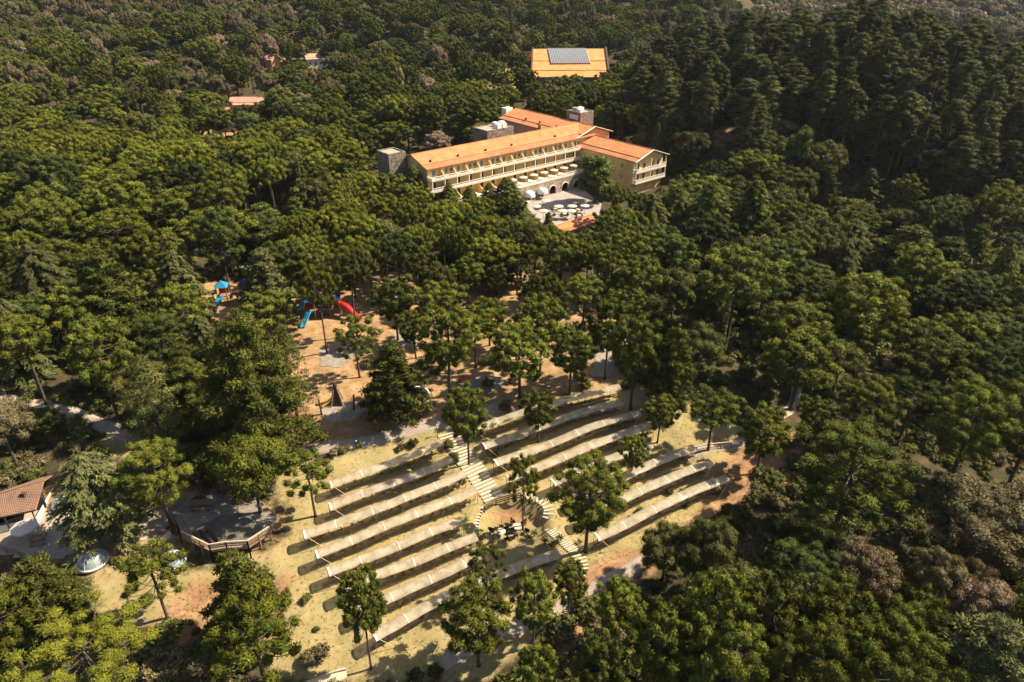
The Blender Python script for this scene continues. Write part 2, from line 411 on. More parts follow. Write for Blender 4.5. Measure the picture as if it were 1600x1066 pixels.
def strip(name, pts, width, m, label=None, lift=.06, crossn=5, px=True):
    """a path laid on the terrain along a polyline of photo pixels"""
    P = [hit(u, v)[:2] for u, v in pts] if px else [np.array(p, float) for p in pts]
    L = [0]
    for a, b in zip(P, P[1:]): L.append(L[-1] + np.hypot(*(b - a)))
    s = np.linspace(0, L[-1], max(4, int(L[-1] / .5)))
    xs = np.interp(s, L, [p[0] for p in P]); ys = np.interp(s, L, [p[1] for p in P])
    for _ in range(6):
        xs[1:-1] = (xs[:-2] + xs[1:-1] * 2 + xs[2:]) / 4; ys[1:-1] = (ys[:-2] + ys[1:-1] * 2 + ys[2:]) / 4
    dx, dy = np.gradient(xs), np.gradient(ys); l = np.hypot(dx, dy) + 1e-9
    o = np.linspace(-.5, .5, crossn)
    wob = 1 + .08 * np.sin(s * .9)
    VX = xs[:, None] - (dy / l)[:, None] * o * width * wob[:, None]; VY = ys[:, None] + (dx / l)[:, None] * o * width * wob[:, None]
    VZ = T(VX, VY) + lift
    V = np.stack([VX, VY, VZ], 2)
    # turn the outer rows down so the path has an edge
    e0 = V[:, :1].copy(); e1 = V[:, -1:].copy(); e0[..., 2] -= .25; e1[..., 2] -= .25
    V = np.concatenate([e0, V, e1], 1); k = crossn + 2
    i = np.arange(len(s) * k).reshape(len(s), k)
    F = np.stack([i[:-1, :-1].ravel(), i[1:, :-1].ravel(), i[1:, 1:].ravel(), i[:-1, 1:].ravel()], 1)[:, ::-1]
    return tag(link(name, npmesh(name, V.reshape(-1, 3), F), m), label, None, kind='structure')
strip('path', [(405, 722), (450, 708), (520, 697), (600, 684), (660, 666), (712, 655), (760, 640), (800, 632)], 2.3, 'concrete', 'pale path running above the left tunnels to the stair top')
strip('path', [(-10, 622), (60, 632), (120, 648), (180, 672), (225, 700), (250, 745)], 2.2, 'concrete', 'shaded path winding under the trees on the left edge')
strip('path', [(1065, 716), (1110, 700), (1165, 691), (1200, 664), (1240, 636), (1248, 590)], 1.6, 'concrete', 'narrow pale path climbing right of the tunnels')
strip('path', [(890, 945), (930, 917), (970, 897), (1003, 878), (1030, 862)], 1.8, 'concrete', 'pale path below the red bank under the lower stair')
strip('path', [(690, 1040), (740, 1010), (800, 985), (850, 960), (890, 945)], 1.6, 'concrete', 'bare trodden path under the lowest tunnel')

# ================================================================== TREES: meshes
def rdir(k):
    d = RNG.normal(size=(k, 3)); return d / np.linalg.norm(d, axis=1, keepdims=True)
def unit(a): return a / (np.linalg.norm(a, axis=1, keepdims=True) + 1e-9)
def cards(P, N, D, ln, wd):
    """pointed leaf cards at P with normal N, pointing along D (projected), one triangle each"""
    D = unit(D - N * np.sum(D * N, 1, keepdims=True)); Sd = np.cross(N, D)
    ln = np.asarray(ln)[:, None]; wd = np.asarray(wd)[:, None]
    a = P - D * ln * .4 - Sd * wd * .5; b = P - D * ln * .4 + Sd * wd * .5; c = P + D * ln * .6
    V = np.stack([a, b, c], 1).reshape(-1, 3)
    return V, np.arange(len(V)).reshape(-1, 3)
def clumps(C, rad, per, leaf, up=.25, flat=.8, spike=.35, wr=.55, rough=.45):
    """tufts: shells of leaf cards round the centres C"""
    k = len(C); rad = np.broadcast_to(np.asarray(rad, float), (k,))
    Cc = np.repeat(C, per, 0); rr = np.repeat(rad, per)
    d = rdir(k * per); d[:, 2] += up; d = unit(d)
    q = RNG.uniform(.72, 1.0, k * per)
    sp = RNG.random(k * per) < spike
    q[sp] = RNG.uniform(.8, 1.12, sp.sum())
    P = Cc + d * (rr * q)[:, None] * np.array([1, 1, flat])
    N = unit(d + rdir(k * per) * rough)
    Dd = rdir(k * per) + d * .4
    N[sp] = unit(np.cross(d[sp], rdir(sp.sum())) + d[sp] * .35); Dd[sp] = d[sp]
    ln = leaf * RNG.uniform(.7, 1.4, k * per) * rr / rad.mean(); wdt = ln * wr * RNG.uniform(.7, 1.2, k * per)
    V, Fc = cards(P, N, Dd, ln, wdt)
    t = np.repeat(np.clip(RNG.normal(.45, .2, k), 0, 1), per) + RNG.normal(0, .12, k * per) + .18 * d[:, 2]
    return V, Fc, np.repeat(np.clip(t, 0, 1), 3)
_g = (1 + 5 ** .5) / 2
ICO = np.array([(-1, _g, 0), (1, _g, 0), (-1, -_g, 0), (1, -_g, 0), (0, -1, _g), (0, 1, _g), (0, -1, -_g), (0, 1, -_g), (_g, 0, -1), (_g, 0, 1), (-_g, 0, -1), (-_g, 0, 1)]) / math.sqrt(1 + _g * _g)
ICF = np.array([(0, 11, 5), (0, 5, 1), (0, 1, 7), (0, 7, 10), (0, 10, 11), (1, 5, 9), (5, 11, 4), (11, 10, 2), (10, 7, 6), (7, 1, 8), (3, 9, 4), (3, 4, 2), (3, 2, 6), (3, 6, 8), (3, 8, 9), (4, 9, 5), (2, 4, 11), (6, 2, 10), (8, 6, 7), (9, 8, 1)])
def tufts(C, rad, per, leaf, core=.74, flat=.8, **kw):
    """leafy tufts with a dense inner mass, so that light does not pass straight through"""
    C = np.asarray(C, float); rad = np.broadcast_to(np.asarray(rad, float), (len(C),))
    a = clumps(C, rad, per, leaf, flat=flat, **kw)
    k = len(C); j = RNG.uniform(.8, 1.15, (k, 12, 1))
    V = C[:, None] + ICO[None] * (rad * core)[:, None, None] * j * np.array([1, 1, flat])
    Fc = ICF[None] + 12 * np.arange(k)[:, None, None]
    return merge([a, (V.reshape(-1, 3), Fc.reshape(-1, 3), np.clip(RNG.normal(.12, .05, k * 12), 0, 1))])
def merge(parts):
    Vs, Fs, Ts, o = [], [], [], 0
    for V, Fc, t in parts:
        Vs.append(V); Fs.append(Fc + o); Ts.append(t); o += len(V)
    return np.concatenate(Vs), np.concatenate(Fs), np.concatenate(Ts)
def limb_curve(a, b, sag, k=4):
    a = np.array(a, float); b = np.array(b, float); t = np.linspace(0, 1, k)[:, None]
    p = a + (b - a) * t; p[:, 2] -= (sag * np.sin(t[:, 0] * math.pi)); return p
# every generator returns (crown V,F,tint), trunk MB, reference height, reference crown width
def gen_araucaria(kind, q=1.0, fine=False):
    H = 13.0; tr = MB()
    lean = RNG.normal(0, .012, 2)
    top = np.array([lean[0] * H, lean[1] * H, H * .97])
    ax = lambda z: np.array([lean[0] * z, lean[1] * z, z])
    tr.tube([ax(0), ax(.6), ax(H * .4), ax(H * .75), ax(H * .96)], [.30, .22, .18, .15, .06], 7)
    C = []; rad = []
    if kind == 'umbrella': whorls = [(.70, 3.4, .5), (.765, 4.5, 1.0), (.83, 4.5, 1.25), (.89, 3.4, 1.05), (.95, 1.9, .6)]
    elif kind == 'round': whorls = [(.50, 2.5, -.1), (.58, 3.5, .45), (.67, 3.9, .9), (.77, 3.6, 1.2), (.87, 2.6, 1.05), (.95, 1.2, .6)]
    elif kind == 'open': whorls = [(.52, 3.4, .2), (.63, 3.9, .7), (.74, 3.7, 1.0), (.84, 2.9, 1.1), (.93, 1.6, .7)]
    else: whorls = [(.34, 2.4, -.2), (.46, 3.0, .2), (.58, 3.2, .6), (.70, 2.8, .8), (.82, 2.0, .7), (.93, 1.1, .5)]
    for zf, L, rise in whorls:
        nb = {'open': 6}.get(kind, 8) if L > 2 else 5
        a0 = RNG.uniform(0, 6.28)
        for j in range(nb):
            if RNG.random() < .1: continue
            a = a0 + 6.283 * j / nb + RNG.normal(0, .14); l = L * RNG.uniform(.76, 1.14)
            s = ax(zf * H + RNG.normal(0, .12)); e = s + np.array([math.cos(a) * l, math.sin(a) * l, rise + RNG.normal(0, .28)])
            cv = limb_curve(s, e, .30 + .13 * l, 5)
            if q > .5: tr.tube(cv, [.075, .06, .05, .04, .03], 4, False)
            C.append(cv[4] + np.array([0, 0, .2])); rad.append(RNG.uniform(.62, .88))
            if l > 1.8:
                for sgn in (-1, 1):
                    if RNG.random() < (.45 if kind == 'open' else .32): continue
                    b0 = cv[3] * RNG.uniform(.75, 1.05) + cv[2] * 0; b0 = cv[3] + (cv[4] - cv[3]) * RNG.uniform(-.35, .35)
                    C.append(b0 + np.array([-math.sin(a), math.cos(a), 0]) * sgn * RNG.uniform(.85, 1.25) - np.array([math.cos(a), math.sin(a), 0]) * RNG.uniform(.1, .9) + np.array([0, 0, RNG.uniform(-.1, .45)])); rad.append(RNG.uniform(.52, .75))
                if kind != 'open' and RNG.random() < .3: C.append(cv[2] + np.array([0, 0, .45])); rad.append(RNG.uniform(.45, .6))
    C.append(top + (0, 0, .3)); rad.append(.7)
    C = np.array(C); rad = np.array(rad)
    if q < .5: s = RNG.random(len(C)) < .75; C = C[s]; rad = rad[s] * 1.25
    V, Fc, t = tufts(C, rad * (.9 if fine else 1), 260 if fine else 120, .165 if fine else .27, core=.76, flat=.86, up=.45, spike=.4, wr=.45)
    return (V, Fc, t), tr, H + .8, 9.0 if kind != 'young' else 6.6
def gen_cedar(kind, q=1.0):
    H = 14.0; Rm = {'broad': 4.4, 'cone': 3.6, 'dome': 4.8}[kind]; tr = MB()
    tr.tube([(0, 0, 0), (0, 0, H * .3), (0, 0, H * .7), (0, 0, H * .97)], [.36, .28, .16, .04], 7)
    parts = []; nb = int(230 * max(q, .35))
    for j in range(nb):
        f = (j + RNG.random()) / nb; f = f ** .85
        z = H * (.10 + .86 * f)
        prof = {'broad': (1 - f ** 1.5) ** .75, 'cone': (1 - f ** 1.25) ** .8, 'dome': (1 - f ** 2.4) ** .6}[kind]
        l = Rm * prof * RNG.uniform(.68, 1.12) + .35
        a = j * 2.39996 + RNG.normal(0, .3)
        dirv = np.array([math.cos(a), math.sin(a), 0.]); side = np.array([-math.sin(a), math.cos(a), 0.])
        if q > .5 and j % 3 == 0: tr.tube([(0, 0, z), dirv * l * .5 + (0, 0, z + .1), dirv * l * .9 + (0, 0, z - .15 * l)], [.06, .045, .02], 3, False)
        m = int((50 if q > .5 else 9) * (.45 + l / Rm))
        s = RNG.uniform(.30, 1.0, m) ** .8
        wv = RNG.uniform(-1, 1, m) * (.24 + .36 * l * .3) * (1.15 - .6 * s)
        P = dirv * (l * s)[:, None] + side * wv[:, None]; P[:, 2] = z + .25 - .22 * l * s ** 2 - np.abs(wv) * .22 + RNG.normal(0, .09, m)
        N = unit(np.array([0, 0, 1.]) + dirv * .55 + rdir(m) * .42)
        D = dirv + side * np.sign(wv)[:, None] * .6 + np.array([0, 0, -.15])
        D = np.broadcast_to(D, (m, 3)) + rdir(m) * .25
        ln = (.42 if q > .5 else 1.0) * RNG.uniform(.7, 1.4, m)
        V, Fc = cards(P, N, D, ln, ln * .48)
        tt = np.clip(RNG.normal(.35, .12) + .3 * (s - .5) + RNG.normal(0, .13, m), 0, 1)
        parts.append((V, Fc, np.repeat(tt, 3)))
    return merge(parts), tr, H + .2, Rm * 2
def gen_fir(seed, q=1.0, fine=False):
    """irregular dense conifer: uneven tiers of flattened needle masses"""
    H = 15.0; tr = MB(); tr.tube([(0, 0, 0), (.1, 0, H * .4), (0, .1, H * .97)], [.34, .24, .05], 7)
    C = []; rad = []; z = H * .14; ph = RNG.uniform(0, 6.28); ecc = RNG.uniform(.75, 1.25, 5)
    while z < H * .96:
        f = (z / H - .14) / .82; L = 4.3 * (1 - f ** 1.7) ** .75 + .3; nb = 3 + int(6 * L / 4.3)
        for j in range(nb):
            a = ph + 6.283 * j / nb + RNG.normal(0, .25); l = L * ecc[int(a * .795) % 5] * RNG.uniform(.7, 1.12)
            for t_ in ((1.0, .72) if l < 2 else (1.0, .72, .45)):
                C.append((math.cos(a) * l * t_, math.sin(a) * l * t_, z - .10 * l * t_ + .12 * RNG.normal())); rad.append(RNG.uniform(.55, .85) * (.8 + .35 * t_))
            if j % 2 == 0: tr.tube([(0, 0, z), C[-1]], [.06, .03], 3, False)
        ph += 1.1; z += RNG.uniform(.75, 1.15)
    C.append((0, .1, H * .98)); rad.append(.45)
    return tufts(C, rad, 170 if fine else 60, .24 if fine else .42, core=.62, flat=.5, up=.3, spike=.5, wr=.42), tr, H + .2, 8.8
def gen_pine(kind, q=1.0):
    H = 24.0; tr = MB()
    bend = RNG.normal(0, .25, 2)
    tr.tube([(0, 0, 0), (bend[0] * .5, bend[1] * .5, H * .45), (bend[0], bend[1], H * .97)], [.30, .22, .06], 7)
    z0 = .42 if kind == 'tall' else .18
    C = []; rad = []
    k = int(95 if q > .5 else 42)
    for j in range(k):
        f = (j + .5) / k; z = H * (z0 + (1 - z0) * f)
        pr = math.sin(math.pi * (.12 + .86 * f)) ** .7
        l = 3.1 * pr * math.sqrt(RNG.uniform(.25, 1.0)); a = j * 2.39996 + RNG.normal(0, .4)
        c = np.array([bend[0] * f + math.cos(a) * l, bend[1] * f + math.sin(a) * l, z + RNG.normal(0, .3)])
        C.append(c); rad.append(RNG.uniform(.75, 1.15) * (.75 + .4 * pr))
        if q > .5 and j % 3 == 0: tr.tube([(bend[0] * f, bend[1] * f, z - .8), tuple(c)], [.06, .025], 3, False)
    V, Fc, t = tufts(np.array(C), np.array(rad), 90, .38, core=.7, flat=.75, up=.35, spike=.4, wr=.45)
    return (V, Fc, t), tr, H + .6, 6.8
def gen_broad(kind, q=1.0, fine=False):
    H = 10.0; tr = MB(); Rx, Rz, zc = {'round': (4.2, 3.4, 6.4), 'tall': (2.6, 4.6, 5.4), 'spread': (5.0, 2.6, 7.0)}[kind]
    tr.tube([(0, 0, 0), (.05, .03, 1.5), (.1, -.05, zc - Rz * .5)], [.30, .22, .18], 7)
    k = int(64 if q > .5 else 30); C = []; rad = []
    lob = rdir(7); lobr = RNG.uniform(.75, 1.15, 7)
    for j in range(k):
        d = rdir(1)[0]
        if d[2] < -.45: d[2] = -d[2]
        m = lobr[np.argmax(lob @ d)]
        r = m * RNG.uniform(.55, 1.0) ** .6
        C.append([d[0] * Rx * r, d[1] * Rx * r, zc + d[2] * Rz * r]); rad.append(RNG.uniform(.75, 1.25))
        if q > .5 and j % 2 == 0: tr.tube(limb_curve((.1, -.05, zc - Rz * .55), C[-1], .3, 4), [.10, .07, .045, .02], 4, False)
    V, Fc, t = tufts(np.array(C), np.array(rad), 270 if fine else 110, .19 if fine else .32, core=.68, flat=.8, up=.3, spike=.2, wr=.7)
    return (V, Fc, t), tr, zc + Rz + .7, Rx * 2
def gen_youngpine(q=1.0):
    H = 11.0; tr = MB(); tr.tube([(0, 0, 0), (0, .1, H * .5), (0, 0, H * .97)], [.2, .15, .04], 6)
    C = []; rad = []
    for j in range(70):
        f = (j + .5) / 70; z = H * (.12 + .86 * f); l = 2.9 * (1 - f) ** .7 * RNG.uniform(.35, 1.08) + .1; a = j * 2.39996
        c = (math.cos(a) * l, math.sin(a) * l, z + .15 * l); C.append(c); rad.append(RNG.uniform(.45, .75))
        if j % 2 == 0: tr.tube([(0, 0, z - .3), c], [.05, .02], 3, False)
    return clumps(np.array(C), np.array(rad), 70, .36, up=.5, flat=.9, spike=.65, wr=.25), tr, H + .4, 6.0
def gen_shrub(q=1.0):
    C = []; rad = []
    for j in range(14):
        a = RNG.uniform(0, 6.28); l = RNG.uniform(0, .75); C.append((math.cos(a) * l, math.sin(a) * l, RNG.uniform(.35, 1.0) * (1.15 - l * .5))); rad.append(RNG.uniform(.3, .5))
    tr = MB()
    for j in range(5): tr.tube([(0, 0, 0), C[j]], [.05, .02], 3, False)
    return tufts(np.array(C), np.array(rad), 60, .20, core=.65, up=.4, flat=.85, spike=.3, wr=.6), tr, 1.6, 2.1
def gen_rosette():
    """spiky yucca-like plant: long blades from one head on a short stem"""
    k = 60; d = rdir(k); d[:, 2] = np.abs(d[:, 2]) * .9 - .1; d = unit(d)
    P = d * .45 + np.array([0, 0, .75]); N = unit(np.cross(d, rdir(k)) + np.array([0, 0, .6]))
    V, Fc = cards(P, N, d, np.full(k, .95), np.full(k, .12))
    tr = MB(); tr.tube([(0, 0, 0), (0, 0, .8)], [.09, .07], 6)
    return (V, Fc, np.repeat(RNG.uniform(.1, .8, k), 3)), tr, 1.5, 1.6
LIB = {}
def lib(kind, gens):
    LIB[kind] = []
    for g in gens:
        (V, Fc, t), tr, H, W = g()
        tm = bpy.data.meshes.new(kind + '_trunk'); tm.from_pydata(tr.v, [], tr.f); tm.update()
        tm.polygons.foreach_set('use_smooth', [True] * len(tm.polygons))
        LIB[kind].append((npmesh(kind + '_crown', V, Fc, t), tm, H, W))
lib('araucaria', [lambda: gen_araucaria('umbrella'), lambda: gen_araucaria('umbrella'), lambda: gen_araucaria('umbrella'), lambda: gen_araucaria('round'), lambda: gen_araucaria('round')])
LIB['araucaria_umbrella'] = LIB['araucaria'][:3]
lib('araucaria_round', [lambda: gen_araucaria('round'), lambda: gen_araucaria('round')])
lib('araucaria_open', [lambda: gen_araucaria('open'), lambda: gen_araucaria('open')])
lib('araucaria_young', [lambda: gen_araucaria('young'), lambda: gen_araucaria('young')])
lib('cedar', [lambda: gen_cedar('broad'), lambda: gen_cedar('broad'), lambda: gen_cedar('cone'), lambda: gen_cedar('dome')])
lib('fir', [lambda: gen_fir(0), lambda: gen_fir(1), lambda: gen_fir(2), lambda: gen_fir(3)])
lib('araucaria_fine', [lambda: gen_araucaria('round', 1, True), lambda: gen_araucaria('umbrella', 1, True), lambda: gen_araucaria('round', 1, True)])
lib('broad_fine', [lambda: gen_broad('round', 1, True), lambda: gen_broad('round', 1, True), lambda: gen_broad('spread', 1, True)])
lib('fir_fine', [lambda: gen_fir(5, 1, True)])
lib('cedar_dome', [lambda: gen_cedar('dome')])
lib('cedar_cone', [lambda: gen_cedar('cone'), lambda: gen_cedar('cone')])
lib('pine', [lambda: gen_pine('tall'), lambda: gen_pine('tall'), lambda: gen_pine('full')])
lib('broad', [lambda: gen_broad('round'), lambda: gen_broad('round'), lambda: gen_broad('spread')])
lib('broad_tall', [lambda: gen_broad('tall')])
lib('youngpine', [gen_youngpine])
lib('shrub', [gen_shrub, gen_shrub, gen_shrub])
lib('rosette', [gen_rosette, gen_rosette])
NAMES = {'araucaria': 'araucaria_tree', 'cedar': 'cedar_tree', 'pine': 'pine_tree', 'broad': 'broadleaf_tree', 'fir': 'fir_tree', 'youngpine': 'young_pine_tree', 'shrub': 'shrub', 'rosette': 'spiky_plant'}
TREES = []      # (root, species, x, y, z, h, w, material)
def plant(kind, x, y, h, wd, m, variant=None, label=None, rz=None, bark=None):
    L = LIB[kind]; cm, tm, H0, W0 = L[variant % len(L)] if variant is not None else L[random.randrange(len(L))]
    sp = kind.split('_')[0]
    z = float(T(x, y))
    root = bpy.data.objects.new(NAMES[sp], None); COL.objects.link(root)
    root.location = (float(x), float(y), z - .05); root.rotation_euler = (0, 0, random.uniform(0, 6.28) if rz is None else rz)
    root.scale = (wd / W0, wd / W0, h / H0)
    root.empty_display_size = .5
    for nm, me, mm in (('crown', cm, m), ('trunk', tm, bark or ('bark' if sp != 'pine' else 'bark_pale'))):
        if not me.materials: me.materials.append(M[mm])
        o = bpy.data.objects.new(nm, me); COL.objects.link(o); o.parent = root
        o.material_slots[0].link = 'OBJECT'; o.material_slots[0].material = M[mm]
    TREES.append([root, sp, float(x), float(y), z, h, wd, m, label])
    return root
# ---- trees placed one by one: kind, foot pixel, crown-top v, crown width in px, material
MAN = [
 ('araucaria_round', 733, 727, 610, 78, 'arau'), ('araucaria_round', 841, 691, 617, 62, 'arau'), ('araucaria_open', 817, 828, 713, 54, 'arau_y'),
 ('araucaria_round', 915, 862, 726, 128, 'arau'), ('araucaria_round', 985, 755, 682, 48, 'arau'), ('araucaria_round', 1027, 692, 620, 58, 'arau'),
 ('araucaria_open', 493, 807, 706, 84, 'arau'), ('araucaria_round', 580, 1045, 890, 76, 'arau'), ('araucaria_open', 762, 938, 860, 66, 'arau'),
 ('araucaria_open', 262, 966, 858, 104, 'arau'), ('araucaria_round', 748, 1040, 930, 118, 'arau'), ('araucaria_round', 833, 1012, 903, 78, 'arau'),
 ('araucaria_round', 887, 968, 880, 58, 'arau'), ('araucaria', 1106, 704, 618, 84, 'arau'), ('araucaria_round', 1182, 740, 645, 84, 'arau'),
 ('araucaria_round', 1263, 704, 628, 62, 'arau'), ('araucaria_round', 958, 1010, 915, 84, 'arau'), ('araucaria', 268, 822, 697, 112, 'arau'),
 ('broad', 408, 806, 680, 108, 'arau'), ('cedar_dome', 172, 838, 706, 130, 'pale'), ('fir', 395, 1000, 858, 105, 'cedar'),
 ('araucaria_open', 418, 1085, 945, 150, 'arau_y'), ('fir', 98, 990, 868, 105, 'cedar'), ('araucaria_round', 170, 1110, 1000, 175, 'arau_y'),
 ('araucaria_round', 40, 1050, 915, 105, 'arau'), ('araucaria', 73, 632, 500, 92, 'arau'), ('araucaria_round', 185, 655, 508, 105, 'arau'),
 ('araucaria', 150, 560, 450, 90, 'arau'), ('youngpine', 265, 725, 555, 100, 'yellowpine'), ('fir', 420, 728, 480, 150, 'cedar'), ('youngpine', 466, 660, 505, 70, 'yellowpine'),
 ('fir', 190, 545, 388, 115, 'cedar'), ('cedar', 92, 520, 378, 105, 'cedar_grey'), ('cedar', 295, 510, 388, 95, 'cedar_grey'), ('fir', 20, 540, 400, 90, 'cedar'),
 ('fir', 428, 510, 385, 84, 'cedar_grey'), ('araucaria_round', 303, 560, 450, 84, 'arau'), ('araucaria_umbrella', 558, 526, 392, 66, 'cedar'), ('araucaria_umbrella', 511, 552, 420, 60, 'arau_y'),
 ('araucaria_open', 562, 590, 498, 74, 'arau'), ('fir', 622, 650, 532, 92, 'cedar'), ('araucaria_round', 703, 618, 488, 100, 'arau'), ('araucaria_round', 622, 532, 440, 72, 'arau'),
 ('araucaria', 690, 536, 448, 76, 'arau'), ('araucaria', 733, 476, 406, 62, 'arau'), ('araucaria_round', 812, 622, 512, 104, 'arau'), ('araucaria_round', 890, 616, 513, 80, 'arau'),
 ('araucaria', 910, 516, 438, 72, 'arau'), ('araucaria_round', 862, 522, 468, 50, 'arau'), ('araucaria_round', 945, 592, 470, 74, 'arau'), ('araucaria_open', 780, 480, 412, 40, 'arau'),
 ('araucaria_open', 822, 490, 420, 44, 'arau'), ('araucaria', 765, 540, 470, 70, 'arau'), ('araucaria_round', 650, 560, 490, 60, 'arau'),
 ('araucaria_round', 985, 640, 500, 90, 'arau'), ('fir', 1045, 640, 505, 74, 'cedar'), ('fir', 1015, 570, 460, 80, 'cedar'),
 # in front of and beside the hotel
 ('cedar', 650, 335, 256, 58, 'cedar'), ('cedar', 792, 362, 277, 88, 'cedar'), ('broad_tall', 930, 318, 241, 50, 'fresh'), ('cedar_cone', 972, 300, 264, 28, 'cedar'),
 ('cedar', 702, 335, 282, 42, 'cedar'), ('cedar_cone', 856, 390, 330, 34, 'cedar'), ('cedar', 960, 390, 318, 70, 'cedar'), ('cedar', 1010, 400, 300, 72, 'cedar'),
 ('cedar', 1052, 390, 290, 70, 'cedar'), ('cedar', 1100, 400, 282, 82, 'cedar'), ('cedar', 1165, 400, 278, 84, 'cedar'), ('cedar', 1262, 395, 318, 66, 'cedar'),
 ('broad_tall', 1236, 300, 196, 36, 'fresh'), ('broad', 1278, 310, 214, 66, 'broad'), ('cedar_cone', 1347, 335, 262, 56, 'cedar'), ('fir', 1405, 450, 352, 120, 'cedar'), ('fir', 1460, 470, 370, 100, 'cedar'),
 ('cedar', 1320, 420, 340, 70, 'cedar_grey'), ('broad', 1560, 460, 385, 90, 'broad'), ('broad', 1590, 425, 393, 40, 'dry'), ('broad_tall', 1005, 250, 195, 26, 'brown'), ('cedar_cone', 1022, 268, 190, 34, 'cedar_grey'),
 ('broad', 684, 250, 204, 40, 'dry'), ('cedar', 735, 345, 290, 52, 'cedar'), ('cedar', 765, 345, 285, 50, 'cedar'), ('cedar', 675, 330, 272, 40, 'cedar'), ('araucaria', 610, 345, 275, 60, 'arau'), ('araucaria', 828, 420, 352, 60, 'arau'),
 # right of the tunnels
 ('araucaria', 1303, 835, 678, 185, 'arau'), ('araucaria', 1235, 640, 520, 130, 'arau'), ('araucaria', 1330, 580, 430, 120, 'arau'), ('araucaria', 1420, 640, 525, 120, 'arau'),
 ('araucaria', 1130, 560, 400, 120, 'arau'), ('araucaria', 1480, 760, 605, 130, 'arau'), ('araucaria', 1570, 770, 610, 130, 'arau'), ('araucaria', 1225, 600, 475, 120, 'arau'),
 ('broad', 1035, 905, 830, 72, 'broad'), ('broad', 1095, 925, 822, 84, 'broad'), ('broad', 1140, 830, 790, 50, 'broad'), ('broad', 1250, 900, 800, 90, 'broad'), ('broad', 1330, 960, 850, 100, 'brown'),
 ('broad', 1500, 890, 775, 150, 'brown'), ('broad', 1590, 870, 760, 110, 'brown'), ('broad', 1440, 960, 868, 66, 'brown'), ('broad', 1515, 1010, 910, 92, 'dry'), ('broad', 1500, 970, 880, 60, 'brown'),
 ('fir', 1500, 1150, 975, 190, 'pale'), ('broad', 1585, 1080, 915, 110, 'broad'),
 ('araucaria_round', 1090, 1080, 908, 110, 'arau'), ('araucaria_round', 1180, 1080, 920, 120, 'arau'), ('araucaria_round', 1265, 1090, 925, 120, 'arau'), ('araucaria_round', 1020, 1110, 960, 110, 'arau'),
 ('araucaria_round', 1120, 1150, 985, 140, 'arau'), ('araucaria_round', 1230, 1170, 990, 150, 'arau'), ('araucaria_round', 1345, 1130, 960, 130, 'arau'), ('araucaria_round', 1395, 1080, 935, 90, 'arau'), ('araucaria_round', 1340, 1210, 1020, 150, 'arau'),
 ('araucaria_round', 930, 1130, 1000, 90, 'arau'), ('araucaria', 840, 1110, 1015, 70, 'arau'),
 ('broad', 30, 735, 635, 100, 'brown'), ('broad', 75, 690, 640, 60, 'broad'), ('shrub', 155, 720, 690, 40, 'broad'),
 # bright row on the left
 ('araucaria', 200, 440, 330, 110, 'arau_y'), ('araucaria', 345, 430, 335, 110, 'arau_y'), ('araucaria', 215, 345, 255, 100, 'arau_y'), ('araucaria', 300, 390, 300, 100, 'arau'),
]
for kind, u, v, vt, wp, m in MAN:
    p = hit(u, v); d = proj(*p)[2]
    h = height_for(p, vt) + 0.02 * wp * d / FPX
    if wp * d / FPX > 8.5 and v > 690 and kind in ('araucaria', 'araucaria_round', 'fir'): kind = {'fir': 'fir_fine'}.get(kind, 'araucaria_fine')
    if kind == 'broad' and v > 690: kind = 'broad_fine'
    plant(kind, p[0], p[1], max(h, 1.2), wp * d / FPX, m, rz=None)
NMAN = len(TREES)

# ---- no tree may be planted where the photograph shows a clearing or a building
OPENP = LAWN + [[(560, 690), (720, 655), (690, 600), (500, 600), (430, 690)]]
SPARSE = [[(440, 500), (600, 495), (960, 490), (1000, 560), (985, 600), (720, 660), (560, 690), (430, 690)]]
# crowns in front of these pixels would hide something: (polygon, distance of the thing)
GUARD = [([(590, 228), (640, 226), (700, 215), (735, 190), (770, 168), (880, 165), (935, 165), (950, 205), (1046, 240), (1036, 288), (985, 296), (950, 262), (925, 300), (932, 345), (884, 370), (868, 358), (830, 325), (815, 300), (760, 285), (740, 300), (690, 296), (670, 270), (600, 284)], 245),
         ([(826, 76), (956, 76), (946, 120), (912, 120), (900, 100), (880, 110), (865, 120), (836, 120)], 400), ([(378, 147), (414, 147), (414, 165), (378, 165)], 330), ([(760, 118), (795, 112), (795, 130), (762, 134)], 320),
         ([(416, 92), (446, 92), (446, 104), (416, 104)], 420), ([(478, 82), (505, 82), (505, 104), (478, 104)], 420), ([(320, 180), (370, 178), (370, 205), (330, 208)], 270),
         (LAWN[0], 110), ([(505, 600), (565, 600), (700, 600), (960, 590), (960, 620), (690, 660), (560, 690), (480, 690)], 115), ([(470, 455), (560, 455), (560, 520), (500, 600), (480, 590)], 150), ([(600, 500), (660, 500), (660, 545), (600, 545)], 150),
         ([(0, 745), (120, 760), (290, 780), (450, 820), (430, 870), (300, 900), (0, 890)], 100), ([(1040, 690), (1260, 610), (1262, 640), (1200, 700), (1160, 780), (1000, 870)], 110), ([(860, 890), (1010, 850), (1010, 890), (930, 930)], 90),
         ([(345, 435), (400, 435), (400, 470), (345, 470)], 150), ([(1110, 195), (1150, 190), (1140, 225), (1115, 235)], 300)]
def guarded(x, y, z, h, wd, crown=.55):
    for fz, fx in ((1, 0), (.85, -.35), (.85, .35), (.65, -.5), (.65, .5), (.65, 0), (1 - crown, -.3), (1 - crown, .3), (1 - crown, 0)):
        u, v, d = proj(x + fx * wd, y, z + h * fz)
        for poly, dd in GUARD:
            if y < dd and pip(u, v, poly): return True
    return False
